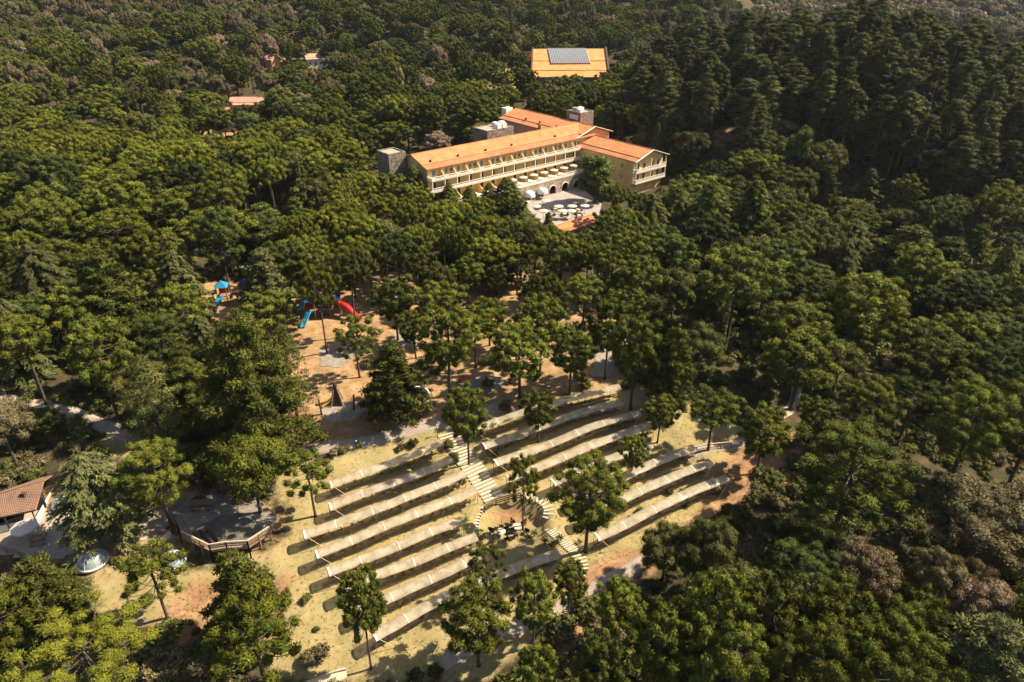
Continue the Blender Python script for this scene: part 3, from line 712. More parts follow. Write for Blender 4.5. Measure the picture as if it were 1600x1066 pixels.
def species(u, v, x, y):
    r = random.random()
    hill = 23 * math.exp(-((x - 122) / 60) ** 2 - ((y - 262) / 62) ** 2)
    if hill > 4.5 and y > 185: return ('pine', 'pine') if r < .82 else ('broad', 'broad')
    if y > 290:
        if u > 1000: return ('broad', 'broad') if r < .5 else ('broad', 'brown') if r < .72 else ('araucaria', 'arau') if r < .9 else ('cedar', 'cedar')
        lf = .82 if u < 480 and v < 80 else .45 if u < 420 else .34
        return ('broad', 'brown') if r < lf * .62 else ('broad', 'broad') if r < lf else ('broad', 'dry') if r < lf + .03 else (random.choice(['cedar', 'fir', 'fir']), 'cedar') if r < lf + .08 else ('araucaria', 'arau')
    if u > 1040 and v < 520: return (random.choice(['cedar', 'fir', 'fir']), 'cedar') if r < .42 else ('araucaria', 'arau') if r < .7 else ('broad', 'broad')
    if u > 1000 and v < 790: return ('araucaria', 'arau') if r < .72 else ('broad', 'broad') if r < .92 else ('cedar', 'cedar')
    if u > 1000: return ('broad', 'broad') if r < .35 else ('broad', 'brown') if r < .55 else ('araucaria_round', 'arau')
    if u < 480 and 370 < v < 730: return (random.choice(['cedar', 'fir', 'fir']), 'cedar') if r < .32 else ('cedar', 'cedar_grey') if r < .45 else ('araucaria', 'arau') if r < .9 else ('broad', 'broad')
    if v < 235 and u < 700: return ('araucaria', 'arau') if r < .72 else ('broad', 'brown') if r < .84 else ('broad', 'broad')
    if u < 780 and 260 < v < 470 and r < .40: return ('araucaria', 'arau_y')
    return ('araucaria', 'arau') if r < .74 else ('araucaria', 'arau_y') if r < .88 else (random.choice(['cedar', 'fir', 'fir']), 'cedar') if r < .95 else ('broad', 'broad')
# footprints to keep free (filled from the buildings' positions below): x, y, radius
hot = lambda lx, ly: (-22.5 + lx * math.cos(R(39.6)) - ly * math.sin(R(39.6)), 183.1 + lx * math.sin(R(39.6)) + ly * math.cos(R(39.6)))
def in_hotel(x, y):
    dx, dy = x + 22.5, y - 183.1; c, s = math.cos(R(39.6)), math.sin(R(39.6))
    lx, ly = dx * c + dy * s, -dx * s + dy * c
    return (-10 < lx < 73 and -8 < ly < 18) or (52 < lx < 73 and -27 < ly < 42) or (30 < lx < 56 and 12 < ly < 30) or (25 < lx < 55 and -30 < ly < 0)
FARB = atz(890, 112, 8.0)
cand = []
y = 44.0
while y < 640:
    sp0 = 6.0 if y < 150 else 8.2 if y < 290 else 9.6
    half = .80 * (y * cP + 65 * sP) + 14
    x = -half
    while x < half:
        cand.append((x + random.uniform(-.42, .42) * sp0, y + random.uniform(-.42, .42) * sp0))
        x += sp0
    y += sp0 * .92
occ = [(t[2], t[3], t[6]) for t in TREES]
oa = np.array(occ)
far_list = []; ind_list = []
cz = T(np.array([c_[0] for c_ in cand]), np.array([c_[1] for c_ in cand]))
for (x, y), z in zip(cand, cz.tolist()):
    u, v, d = proj(x, y, z)
    if in_hotel(x, y) or random.random() < (.11 if 130 < y < 290 else .05): continue
    if abs(x - FARB[0]) < 27 and -14 < y - FARB[1] < 50: continue
    if any(pip(u, v, p) for p in OPENP): continue
    kind, m = species(u, v, x, y)
    if any(pip(u, v, p) for p in SPARSE) and random.random() < .60: continue
    if y < 150 and not (440 < u < 1000 and 330 < v < 520) and random.random() < .30: continue
    if u < 460 and 640 < v < 1000 and not (v > 990) and pip(u, v, [(0, 740), (460, 700), (470, 900), (330, 1000), (140, 1000), (120, 900), (0, 900)]): continue
    b = kind.split('_')[0]
    if b == 'araucaria': h, wd = random.uniform(11.5, 19), random.uniform(8.5, 14)
    elif b == 'cedar': h, wd = random.uniform(12, 18), random.uniform(7.5, 11)
    elif b == 'pine': h, wd = random.uniform(21, 28), random.uniform(8, 11.5)
    else: h, wd = random.uniform(9, 15) * (1.15 if y > 290 else 1), random.uniform(8, 12)
    if y < 130: h *= .85; wd *= .9
    if b == 'araucaria' and 440 < u < 1000 and 330 < v < 620: kind = 'araucaria_umbrella'; h = random.uniform(10.5, 15); wd = random.uniform(6.2, 9.2)
    if y < 98: kind = {'araucaria': 'araucaria_fine', 'araucaria_round': 'araucaria_fine', 'broad': 'broad_fine', 'fir': 'fir_fine'}.get(kind, kind)
    if m == 'arau' and random.random() < (.5 if u > 1000 else .22): m = 'arau_d'
    if y > 290 and b != 'pine': h *= random.uniform(.75, 1.25); wd *= random.uniform(.75, 1.1)
    uu, vv, dd = proj(x, y, z + h)
    r = wd * .5 * FPX / dd
    if uu < -r - 10 or uu > 1610 + r or vv > 1080 or vv < -70: continue
    dist = np.hypot(oa[:, 0] - x, oa[:, 1] - y)
    if np.any(dist < .36 * (oa[:, 2] + wd)): continue
    if guarded(x, y, z, h, wd):
        h *= .5; wd *= .6; kind = 'broad' if y < 180 else 'cedar'; m = 'broad' if y < 180 else 'cedar'
        if guarded(x, y, z, h, wd, .9): continue
    (ind_list if y < 335 else far_list).append((kind, x, y, z, h, wd, m, dd))
ind_list.sort(key=lambda t: -t[5] / t[7])
cnt = {}
for t in TREES: cnt[t[1]] = cnt.get(t[1], 0) + 1
for kind, x, y, z, h, wd, m, dd in ind_list:
    b = kind.split('_')[0]
    if cnt.get(b, 0) < 300:
        cnt[b] = cnt.get(b, 0) + 1; plant(kind, x, y, h, wd, m)
    else: far_list.append((kind, x, y, z, h, wd, m, dd))
# far right hills: coarse wood only
fy = RNG.uniform(520, 1500, 7000); fx = RNG.uniform(.28, 1, 7000) * fy * .95; fz_ = T(fx, fy)
for xx, yy, zz in zip(fx.tolist(), fy.tolist(), fz_.tolist()):
    u, v, d = proj(xx, yy, zz)
    if 1180 < u < 1620 and -40 < v < 160: far_list.append(('lump', xx, yy, zz, random.uniform(9, 15), random.uniform(10, 18), random.choice(['brown', 'brown', 'dry', 'broad']), d))
# ---- the wood beyond the individual trees: one mass per kind of tree, scattered by geometry nodes
def lump():
    C = rdir(10) * np.array([3.4, 3.4, 1.5]) + np.array([0, 0, 4.]); return tufts(C, RNG.uniform(1.4, 2.2, 10), 26, 1.0, core=.75, flat=.7, up=.5, spike=.1, wr=.8), MB().tube([(0, 0, 0), (0, 0, 4)], .3, 5), 7.5, 9.5
lib('lump', [lump, lump, lump])
PROTO = {}
def proto(kind, var, m):
    key = (kind, var, m)
    if key not in PROTO:
        cm, tm, H0, W0 = LIB[kind][var]
        me = cm.copy(); nv = len(me.vertices)
        import bmesh
        bm = bmesh.new(); bm.from_mesh(cm); bm.from_mesh(tm)
        nf = len(cm.polygons); bm.faces.ensure_lookup_table()
        for f_ in bm.faces[nf:]: f_.material_index = 1
        me = bpy.data.meshes.new('wood_tree'); bm.to_mesh(me); bm.free()
        me.materials.clear(); me.materials.append(M[m]); me.materials.append(M['bark'])
        PROTO[key] = bpy.data.objects.new('wood_tree', me)
    return PROTO[key]
byK = {}
for kind, x, y, z, h, wd, m, dd in far_list:
    var = random.randrange(len(LIB[kind])); _, _, H0, W0 = LIB[kind][var]
    byK.setdefault((kind, var, m), []).append((x, y, z, random.uniform(0, 6.28), wd / W0, h / H0))
FARNAME = {'arau': 'dark green araucaria wood on the hillside behind the hotel', 'broad': 'green broadleaf wood mixed into the far hillside', 'brown': 'brownish autumn wood on the far hillside',
           'dry': 'pale dry crowns scattered in the far wood', 'cedar': 'dark conifer wood on the far hillside', 'pine': 'dense pine wood on the right hill', 'arau_y': 'yellowish araucaria wood left of the hotel', 'arau_d': 'deep green araucaria wood on the hillside', 'cedar_grey': 'grey green conifer wood', 'farbrown': 'hazy brown wood on the far right hillside', 'farblue': 'dark wood on the far right hillside'}
for (kind, var, m), pts in byK.items():
    A = np.array(pts, np.float32); me = bpy.data.meshes.new('distant_wood'); me.vertices.add(len(A)); me.vertices.foreach_set('co', np.ascontiguousarray(A[:, :3]).ravel())
    r_ = me.attributes.new('rot', 'FLOAT_VECTOR', 'POINT'); r_.data.foreach_set('vector', np.stack([A[:, 3] * 0, A[:, 3] * 0, A[:, 3]], 1).astype(np.float32).ravel())
    s_ = me.attributes.new('scl', 'FLOAT_VECTOR', 'POINT'); s_.data.foreach_set('vector', np.stack([A[:, 4], A[:, 4], A[:, 5]], 1).astype(np.float32).ravel())
    o = bpy.data.objects.new('distant_wood', me); COL.objects.link(o); tag(o, FARNAME.get(m, 'distant wood'), 'wood', kind='stuff')
    g = bpy.data.node_groups.new('scatter', 'GeometryNodeTree')
    g.interface.new_socket('Geometry', in_out='INPUT', socket_type='NodeSocketGeometry'); g.interface.new_socket('Geometry', in_out='OUTPUT', socket_type='NodeSocketGeometry')
    gi, go_ = g.nodes.new('NodeGroupInput'), g.nodes.new('NodeGroupOutput'); ip = g.nodes.new('GeometryNodeInstanceOnPoints'); oi = g.nodes.new('GeometryNodeObjectInfo')
    oi.inputs[0].default_value = proto(kind, var, m)
    if 'As Instance' in oi.inputs: oi.inputs['As Instance'].default_value = True
    for nm, sock in (('rot', 'Rotation'), ('scl', 'Scale')):
        na = g.nodes.new('GeometryNodeInputNamedAttribute'); na.data_type = 'FLOAT_VECTOR'; na.inputs[0].default_value = nm
        if sock == 'Rotation':
            er = g.nodes.new('FunctionNodeEulerToRotation'); g.links.new(na.outputs[0], er.inputs[0]); g.links.new(er.outputs[0], ip.inputs[sock])
        else: g.links.new(na.outputs[0], ip.inputs[sock])
    g.links.new(gi.outputs[0], ip.inputs['Points']); g.links.new(oi.outputs['Geometry'], ip.inputs['Instance']); g.links.new(ip.outputs[0], go_.inputs[0])
    mod = o.modifiers.new('scatter', 'NODES'); mod.node_group = g
# ---- undergrowth
parts = {'broad': [], 'brown': []}
base = [clumps(np.array([(math.cos(a) * .5, math.sin(a) * .5, .45) for a in RNG.uniform(0, 6.28, 6)]), np.full(6, .5), 16, .45, up=.4, spike=.3) for _ in range(5)]
basef = [tufts(np.array([(math.cos(a) * .5, math.sin(a) * .5, .45) for a in RNG.uniform(0, 6.28, 6)]), np.full(6, .5), 44, .21, core=.6, up=.4, spike=.3) for _ in range(5)]
uy = 44 + 270 * RNG.random(9500) ** 1.4; ux = RNG.uniform(-1, 1, 9500) * (.8 * (uy * cP + 65 * sP) + 6); uz = T(ux, uy)
for x, y, z in zip(ux.tolist(), uy.tolist(), uz.tolist()):
    u, v, d = proj(x, y, z)
    if in_hotel(x, y) or any(pip(u, v, p) for p in OPENP): continue
    if any(pip(u, v, p) for p in SPARSE + [SAND[0], SAND[1], SAND[4]]) and random.random() < .88: continue
    V, Fc, t = random.choice(basef if y < 105 else base); s = random.uniform(.6, 2.0)
    if guarded(x, y, z, s * 1.2, s): continue
    a = random.uniform(0, 6.28); c_, s_ = math.cos(a) * s, math.sin(a) * s
    parts['brown' if random.random() < .35 else 'broad'].append((np.stack([V[:, 0] * c_ - V[:, 1] * s_ + x, V[:, 0] * s_ + V[:, 1] * c_ + y, V[:, 2] * s + z - .1], 1), Fc, t))
for m, pl in parts.items():
    V, Fc, t = merge(pl)
    tag(link('undergrowth', npmesh('undergrowth', V, Fc, t), m), 'green undergrowth on the forest floor' if m == 'broad' else 'brown dry undergrowth on the forest floor', 'undergrowth', kind='stuff')
# ---- dry grass tufts and leaf litter on the open slope
def scatter_tufts(name, polys, count, m, label, hgt, nbl):
    us = RNG.uniform(0, 1500, count * 6); vs = RNG.uniform(420, 1066, count * 6); keep = np.zeros(len(us), bool)
    for p_ in polys: keep |= inpoly(us, vs, p_)
    us, vs = us[keep][:count], vs[keep][:count]
    P = np.array([hitf(u_, v_) for u_, v_ in zip(us, vs)])
    k = len(P); Pc = np.repeat(P, nbl, 0) + RNG.normal(0, .10, (k * nbl, 3)) * np.array([1, 1, 0]); d = rdir(k * nbl); d[:, 2] = np.abs(d[:, 2]) + .5; d = unit(d)
    N = unit(np.cross(d, rdir(k * nbl)) + np.array([0, 0, .5])); ln = hgt * RNG.uniform(.5, 1.5, k * nbl)
    V, Fc = cards(Pc + d * (ln * .4)[:, None], N, d, ln, ln * .30)
    tag(link(name, npmesh(name, V, Fc, np.repeat(RNG.random(k * nbl), 3)), m), label, 'grass', kind='stuff')
def hitf(u_, v_):
    z_ = -4.0
    for _ in range(4):
        p_ = atz(u_, v_, z_); z_ = float(T(p_[0], p_[1]))
    return atz(u_, v_, z_)
M['straw'] = leafmat('straw_grass', (.12, .115, .035), (.36, .28, .12), .1)
M['litter'] = leafmat('leaf_litter', (.07, .045, .02), (.30, .18, .09), .1)
scatter_tufts('grass_tufts', LAWN, 3200, 'straw', 'dry grass tufts on the terraced slope', .20, 5)
scatter_tufts('leaf_litter', [SAND[0]] + REDS[:5], 2600, 'litter', 'dry leaf litter and weeds on the bare earth', .20, 4)
print('trees', cnt, 'far', len(far_list))
#@@PART2
# ================================================================== THE HOTEL
HROT = R(39.6)
hotel = thing('hotel_building', 'large yellow hotel with long orange tiled roofs, balconies and stone towers', 'hotel', (-22.5, 183.1, 0), HROT)
def gable_roof(parent, x0, x1, y0, y1, ze, zr, along, mu, ml, k=.30, th=.18):
    """roof with an upper and a lower band on either side; ridge along 'X' or 'Y'"""
    up, lo = MB(), MB()
    if along == 'X': a0, a1, s0, s1 = x0, x1, y0, y1
    else: a0, a1, s0, s1 = y0, y1, x0, x1
    mid = (s0 + s1) / 2
    P = (lambda a, s, z: (a, s, z)) if along == 'X' else (lambda a, s, z: (s, a, z))
    for s in (s0, s1):
        sb = s + (mid - s) * k; zb = ze + (zr - ze) * (k * .80)
        up.add([P(a0, mid, zr), P(a1, mid, zr), P(a1, sb, zb + .16), P(a0, sb, zb + .16), P(a0, mid, zr - th), P(a1, mid, zr - th), P(a1, sb, zb - .02), P(a0, sb, zb - .02)],
               [(0, 1, 2, 3), (7, 6, 5, 4), (3, 2, 6, 7), (0, 3, 7, 4), (1, 5, 6, 2)])
        sc = sb + (mid - s) * .03; zc = zb + (zr - ze) * .01
        lo.add([P(a0, sc, zc), P(a1, sc, zc), P(a1, s, ze), P(a0, s, ze), P(a0, sc, zc - th), P(a1, sc, zc - th), P(a1, s, ze - th), P(a0, s, ze - th)],
               [(0, 1, 2, 3), (7, 6, 5, 4), (3, 2, 6, 7), (0, 3, 7, 4), (1, 5, 6, 2)])
    r = up.build('roof', mu, parent); lo.build('eave_tiles', ml, r)
    cap = MB(); cap.tube([P(a0 - .02, mid, zr + .02), P(a1 + .02, mid, zr + .02)], .13, 6); cap.build('ridge_cap', ml, r)
    return r
def fascia(parent, x0, x1, y, ze, zr, m='white'):
    b = MB(); xm = (x0 + x1) / 2
    b.bar((x0 - .1, y, ze - .08), (xm, y, zr - .02), .16, .34, (0, 1, 0)); b.bar((xm, y, zr - .02), (x1 + .1, y, ze - .08), .16, .34, (0, 1, 0))
    return b.build('fascia', m, parent)
def gwall(parent, x0, x1, y0, y1, z0, ze, zr, m, along='Y'):
    b = MB(); b.box(x0, x1, y0, y1, z0, ze)
    xm, ym = (x0 + x1) / 2, (y0 + y1) / 2
    if along == 'Y': b.add([(x0, y0, ze), (x1, y0, ze), (xm, y0, zr), (x0, y1, ze), (x1, y1, ze), (xm, y1, zr)], [(0, 1, 2), (5, 4, 3), (0, 2, 5, 3), (1, 4, 5, 2)])
    else: b.add([(x0, y0, ze), (x0, y1, ze), (x0, ym, zr), (x1, y0, ze), (x1, y1, ze), (x1, ym, zr)], [(2, 1, 0), (3, 4, 5), (0, 3, 5, 2), (1, 2, 5, 4)])
    return b.build('wall', m, parent)
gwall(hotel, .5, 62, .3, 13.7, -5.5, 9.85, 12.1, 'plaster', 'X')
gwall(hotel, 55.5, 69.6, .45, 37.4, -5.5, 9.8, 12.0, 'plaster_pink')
gwall(hotel, 55.6, 68.7, -22.6, .3, -2.2, 7.3, 9.5, 'plaster')
b = MB(); b.box(55.4, 68.9, -22.8, .3, -6, -2.2); b.build('stone_base', 'stone_pale', hotel)
gable_roof(hotel, -.2, 62.3, -.7, 14.7, 10, 12.45, 'X', 'tileX', 'tile_low')
gable_roof(hotel, 54.7, 70.4, -.2, 38.2, 10.02, 12.47, 'Y', 'tileY', 'tile_lowY')
gable_roof(hotel, 54.9, 69.4, -24.2, .25, 7.5, 9.9, 'Y', 'tileY', 'tile_lowY')
fascia(hotel, 54.7, 70.4, -.30, 10.02, 12.47); fascia(hotel, 54.9, 69.4, -24.3, 7.5, 9.9); fascia(hotel, 54.9, 69.4, .33, 7.5, 9.9)
# floors, balconies
b = MB(); b.box(.3, 55.4, -1.95, .3, 6.78, 7.0); b.build('balcony_floor', 'cream', hotel)
b = MB(); b.box(.3, 55.4, -1.95, .3, 3.78, 4.0); b.build('balcony_floor', 'cream', hotel)
b = MB(); b.box(6, 55.4, -5.3, .3, .75, 1.0); b.build('terrace_floor', 'white', hotel)
def railing(parent, a, bq, h=.95, step=1.0, m='white', solid=True):
    """parapet railing: slab panel between posts with a coping rail"""
    a = Vector(a); bq = Vector(bq); n_ = max(2, int((bq - a).length / step))
    r = MB(); r.bar(a + Vector((0, 0, h)), bq + Vector((0, 0, h)), .16, .10)
    r.bar(a + Vector((0, 0, .12)), bq + Vector((0, 0, .12)), .10, .10)
    if solid: r.bar(a + Vector((0, 0, h * .42)), bq + Vector((0, 0, h * .42)), .05, h * .44)
    for i in range(n_ + 1):
        p = a.lerp(bq, i / n_); r.bar(p, p + Vector((0, 0, h)), .12, .12)
    return r.build('railing', m, parent)
railing(hotel, (.3, -1.9, 7), (55.2, -1.9, 7)); railing(hotel, (.35, -1.9, 7), (.35, .2, 7))
railing(hotel, (.3, -1.9, 4), (55.2, -1.9, 4), m='white')
railing(hotel, (6, -5.2, 1), (55.2, -5.2, 1), m='white')
dm = MB(); dm.box(-.50, .50, -.06, .06, 0, 2.15); DOOR = None
pm = MB()
for sx in (-.24, .24): pm.box(sx - .19, sx + .19, -.09, -.06, .12, 2.0)
def door(parent, x, y, z, s=1.0, rz=0, m='shutter', pane='glass'):
    o = dm.build('door', m, parent) if False else None
    global DOOR
    if DOOR is None: DOOR = (dm, pm, {})
    key = (m, pane)
    if key not in DOOR[2]:
        a_ = bpy.data.meshes.new('door'); a_.from_pydata(dm.v, [], dm.f); a_.materials.append(M[m])
        c_ = bpy.data.meshes.new('pane'); c_.from_pydata(pm.v, [], pm.f); c_.materials.append(M[pane]); DOOR[2][key] = (a_, c_)
    a_, c_ = DOOR[2][key]
    o = link('door' if s >= 1 else 'window', a_, None, parent); o.location = (x, y, z); o.scale = (1.05, 1, s); o.rotation_euler = (0, 0, rz)
    link('pane', c_, None, o)
    return o
fin = MB(); fin.add([(-.09, 0, 0), (-.09, -1.75, 0), (-.09, -1.75, .95), (-.09, 0, 2.5), (.09, 0, 0), (.09, -1.75, 0), (.09, -1.75, .95), (.09, 0, 2.5)],
                    [(0, 1, 2, 3), (7, 6, 5, 4), (0, 4, 5, 1), (1, 5, 6, 2), (2, 6, 7, 3), (3, 7, 4, 0)])
finm = bpy.data.meshes.new('partition'); finm.from_pydata(fin.v, [], fin.f); finm.materials.append(M['plaster'])
postm = bpy.data.meshes.new('post'); pb = MB().box(-.15, .15, -.15, .15, 4.0, 6.8); postm.from_pydata(pb.v, [], pb.f); postm.materials.append(M['cream'])
for k in range(14):
    xk = 2.4 + 4.0 * k
    if xk < 54.5:
        door(hotel, xk, .25, 7.0); door(hotel, xk, .25, 4.0, pane='dark', m='wood'); door(hotel, xk, .25, 1.0, pane='dark', m='wood')
        if k % 2: door(hotel, xk + 1.6, .25, 8.0, .42, m='cream')
    xp = .55 + 4.0 * k
    link('post', postm, None, hotel).location = (xp, -1.75, 0)
    if 0 < k < 14:
        link('partition', finm, None, hotel).location = (xp, .28, 7.0)
        f1 = link('partition', finm, None, hotel); f1.location = (xp, .28, 1.0); f1.scale = (1, 2.0, 1.0)
# stone arcade under the terrace, with real arched openings
def arcade(parent, x0, x1, y, z0, z1, centers, aw, sp):
    m_ = MB(); xs = sorted(centers); edges = [x0] + [(a + c) / 2 for a, c in zip(xs, xs[1:])] + [x1]
    for i, cxk in enumerate(xs):
        l, r = edges[i], edges[i + 1]; n_ = 10
        arc = [(cxk - aw, z0)] + [(cxk - aw * math.cos(math.pi * t / n_), sp + aw * math.sin(math.pi * t / n_)) for t in range(n_ + 1)] + [(cxk + aw, z0)]
        out = [(l, z0)] + [(l + (r - l) * t / n_, z1) for t in range(n_ + 1)] + [(r, z0)]
        for yy, rev in ((y, False), (y + .6, True)):
            vs = [(a_, yy, b_) for a_, b_ in arc] + [(a_, yy, b_) for a_, b_ in out]; q = len(arc)
            m_.add(vs, [((j, j + 1, q + j + 1, q + j) if rev else (j, q + j, q + j + 1, j + 1)) for j in range(q - 1)])
        m_.add([(a_, yy, b_) for yy in (y, y + .6) for a_, b_ in arc], [(j, j + 1, len(arc) + j + 1, len(arc) + j) for j in range(len(arc) - 1)])
    m_.box(x0 - .02, x1, y - .03, y + .63, z1, z1 + .2)
    return m_.build('stone_arcade', 'stone_pale', parent)
AX = [10.6, 15.6, 20.6, 25.6, 30.6, 35.6, 40.6, 45.6, 50.6]
arcade(hotel, 6, 54.6, -5.25, -5.5, .55, AX, 1.35, -2.2)
b = MB(); b.box(6, 54.6, -.6, -.2, -5.5, .7); b.build('arcade_back_wall', 'dark', hotel)
for cx_ in (30.6, 35.6):
    b = MB(); pr = [(1.6, 0), (1.55, .6), (1.3, 1.1), (.85, 1.45), (.3, 1.6), (.02, 1.62)]
    b.lathe(pr, 20, (cx_, -6.3, -1.9)); b.lathe([(1.55, -.02), (1.5, .55), (1.25, 1.05), (.02, 1.5)], 20, (cx_, -6.3, -1.9)); b.build('dome_awning', 'dome', hotel, True)
    b = MB()
    for sx, sy in ((-1.4, -.6), (1.4, -.6), (-1.4, .6), (1.4, .6)): b.box(cx_ + sx - .05, cx_ + sx + .05, -6.3 + sy - .05, -6.3 + sy + .05, -3.9, -1.9)
    b.build('awning_frame', 'metal_white', hotel)
# trim rings of the open arches
for cx_ in (40.6, 45.6, 50.6):
    b = MB(); b.tube([(cx_ - 1.42 * math.cos(math.pi * t / 12), -5.30, -2.2 + 1.42 * math.sin(math.pi * t / 12)) for t in range(13)], .14, 6); b.build('arch_trim', 'white', hotel)
# right wing: side windows and end balconies
for yk, zk in ((-3.5, 4.6), (-8, 4.6), (-13.5, 4.6), (-18.5, 4.6), (-5, 1.2), (-13.5, 1.2), (-18.5, 1.2)): door(hotel, 55.56, yk, zk, .62, -R(90), m='cream')
for zf in (1.0, 4.1):
    b = MB(); b.box(55.5, 68.8, -24.1, -22.5, zf - .2, zf); b.build('balcony_floor', 'white', hotel)
    railing(hotel, (55.6, -24.05, zf), (68.7, -24.05, zf)); railing(hotel, (55.6, -24.05, zf), (55.6, -22.7, zf))
    railing(hotel, (68.7, -24.05, zf), (68.7, -22.7, zf))
    for xk in (57.8, 60.4, 64.0, 66.6): door(hotel, xk, -22.66, zf, m='shutter', pane='dark')
for xk in (55.7, 62.1, 68.6):
    b = MB(); b.box(xk - .14, xk + .14, -24.0, -23.7, 1.0, 7.3); b.build('post', 'cream', hotel)
for xk, yk, zk in ((58.5, .40, 7.6), (66.0, .40, 7.6)): door(hotel, xk, yk, zk, .6, m='cream')
# roof vents
ventm = MB().lathe([(.26, 0), (.26, .5), (.4, .52), (.05, .8)], 10); vme = bpy.data.meshes.new('roof_vent'); vme.from_pydata(ventm.v, [], ventm.f); vme.materials.append(M['dark'])
for xk in (3, 12, 21.5, 31, 48): link('roof_vent', vme, None, hotel).location = (xk, 2.3, 10.75)
for yk in (12, 20, 27): link('roof_vent', vme, None, hotel).location = (57.5, yk, 10.8)
b = MB(); b.box(50.6, 51.2, 12.4, 13.0, 10, 12.6); b.build('chimney', 'wood_dark', hotel)
def tower(x0, x1, y0, y1, z1, z0=-5.5, m='stone', label=None):
    b_ = MB(); b_.box(x0, x1, y0, y1, z0, z1 - .5)
    for a_ in ((x0, x1, y0, y0 + .35), (x0, x1, y1 - .35, y1), (x0, x0 + .35, y0 + .35, y1 - .35), (x1 - .35, x1, y0 + .35, y1 - .35)): b_.box(*a_, z1 - .5, z1)
    o = b_.build('stone_tower', m, hotel)
    if label: o['label'] = label
    s_ = MB(); s_.box(x0 + .36, x1 - .36, y0 + .36, y1 - .36, z1 - .5, z1 - .28); s_.build('tower_roof', 'concrete', o)
    return o
t1 = tower(-5.6, -.3, 9.2, 15.4, 12.9, label='dark rubble stone tower at the left end of the hotel')
t2 = tower(34.6, 45.2, 18.4, 25.8, 11.8, label='stone block with white roof units behind the main roof'); t3 = tower(64.3, 70.2, 8.2, 14.6, 15.0, label='stone tower with roof plant above the cross wing')
def units(par, spots, z, sx=.9, sy=.75, h=1.2):
    for (ux, uy) in spots:
        b_ = MB(); b_.box(ux - sx, ux + sx, uy - sy, uy + sy, z, z + h); o = b_.build('cooling_unit', 'metal_white', par)
units(t2, [(40.5, 20.5), (42.6, 20.5), (44.0, 23), (41.5, 23)], 11.52, .8, .8, 1.3); units(t3, [(66, 10.2), (68.2, 12.4)], 14.72, .9, .8, 1.0)
b = MB(); b.lathe([(.9, 0), (.9, 1.1), (.05, 1.3)], 14, (66.2, 12.8, 14.72)); b.build('water_tank', 'metal_grey', t3)
b = MB(); b.box(64.22, 64.28, 9.3, 13.2, 12.6, 14.0); b.build('vent_panel', 'white', t3)
for xx in (38.5, 41.0): b = MB(); b.box(xx - .25, xx + .25, 18.34, 18.39, 8.8, 9.3); b.build('window', 'dark', t2)
b = MB(); b.box(58.5, 61.5, 38.6, 41, -5, 12.6); o = b.build('service_block', 'white', hotel)
# courtyard
def poly_slab(name, pxs, z0, z1, m, label, kind='structure'):
    b_ = MB(); pts = [tuple(atz(u, v, z1)[:2]) for u, v in pxs]
    ar = sum(p[0] * q[1] - q[0] * p[1] for p, q in zip(pts, pts[1:] + pts[:1]))
    if ar < 0: pts = pts[::-1]
    b_.slab(pts, z0, z1); return tag(b_.build(name, m), label, None, kind=kind)
poly_slab('courtyard', [(800, 312), (838, 300), (905, 292), (940, 318), (935, 340), (900, 352), (868, 362), (842, 345), (808, 332)], -6.5, -3.55, 'paving', 'pale paved courtyard below the hotel arcade')
def parasol(x, y, z, r, h, label, group, m='umb', lat=8, rz=0., pole='wood'):
    t = thing('parasol', label, 'parasol', (x, y, z), rz, group)
    b_ = MB(); n_ = lat
    ring = [(r * math.cos(6.2832 * k / n_), r * math.sin(6.2832 * k / n_)) for k in range(n_)]
    vs = [(0, 0, h + r * .28)] + [(a_, c_, h) for a_, c_ in ring] + [(a_, c_, h - .18) for a_, c_ in ring] + [(0, 0, h + r * .28 - .04)] + [(a_ * .98, c_ * .98, h - .03) for a_, c_ in ring]
    fs = [(0, 1 + k, 1 + (k + 1) % n_) for k in range(n_)] + [(1 + k, n_ + 1 + k, n_ + 1 + (k + 1) % n_, 1 + (k + 1) % n_) for k in range(n_)]
    c0 = 2 * n_ + 1; fs += [(c0, c0 + 1 + (k + 1) % n_, c0 + 1 + k) for k in range(n_)]
    b_.add(vs, fs); b_.build('canopy', m, t)
    p_ = MB(); p_.tube([(0, 0, 0), (0, 0, h + r * .26)], .04, 6); p_.build('pole', pole, t)
    q_ = MB(); q_.lathe([(.02, .09), (.3, .08), (.32, 0), (.02, 0)], 12); q_.build('base', 'metal_grey', t)
    return t
CP = [(822, 316), (838, 322), (853, 313), (849, 329), (873, 322), (879, 329), (894, 321.5), (893, 329), (914, 321)]
CL = ['leftmost in the courtyard', 'left in the courtyard, below the first dome awning', 'in the courtyard just below the second dome awning', 'in the courtyard front row, third from left', 'in the middle of the courtyard, back row', 'in the middle of the courtyard, front row', 'right in the courtyard, back row', 'right in the courtyard, front row', 'rightmost in the courtyard', 'nearest to the low orange roof, left side', 'between the two dome awnings, left of centre', 'nearest to the low orange roof, right side']
for (u, v), l in zip(CP, CL):
    p = atz(u, v, -1.2); parasol(p[0], p[1], -3.54, 1.3 + .15 * random.random(), 2.3, 'pale canvas parasol ' + l, 'courtyard parasols', rz=random.random())
chairm = None
for k, xk in enumerate([26.5, 30.5, 34.5, 38.5, 42.5, 46.5, 50.5]):
    x_, y_ = hot(xk, -3.6); parasol(x_, y_, 1.0, 1.25, 2.1, f'white parasol on the hotel terrace, {["leftmost", "second from left", "third from left", "middle", "third from right", "second from right", "rightmost"][k]} of the row', 'terrace parasols', rz=.3 * k, m='umb')
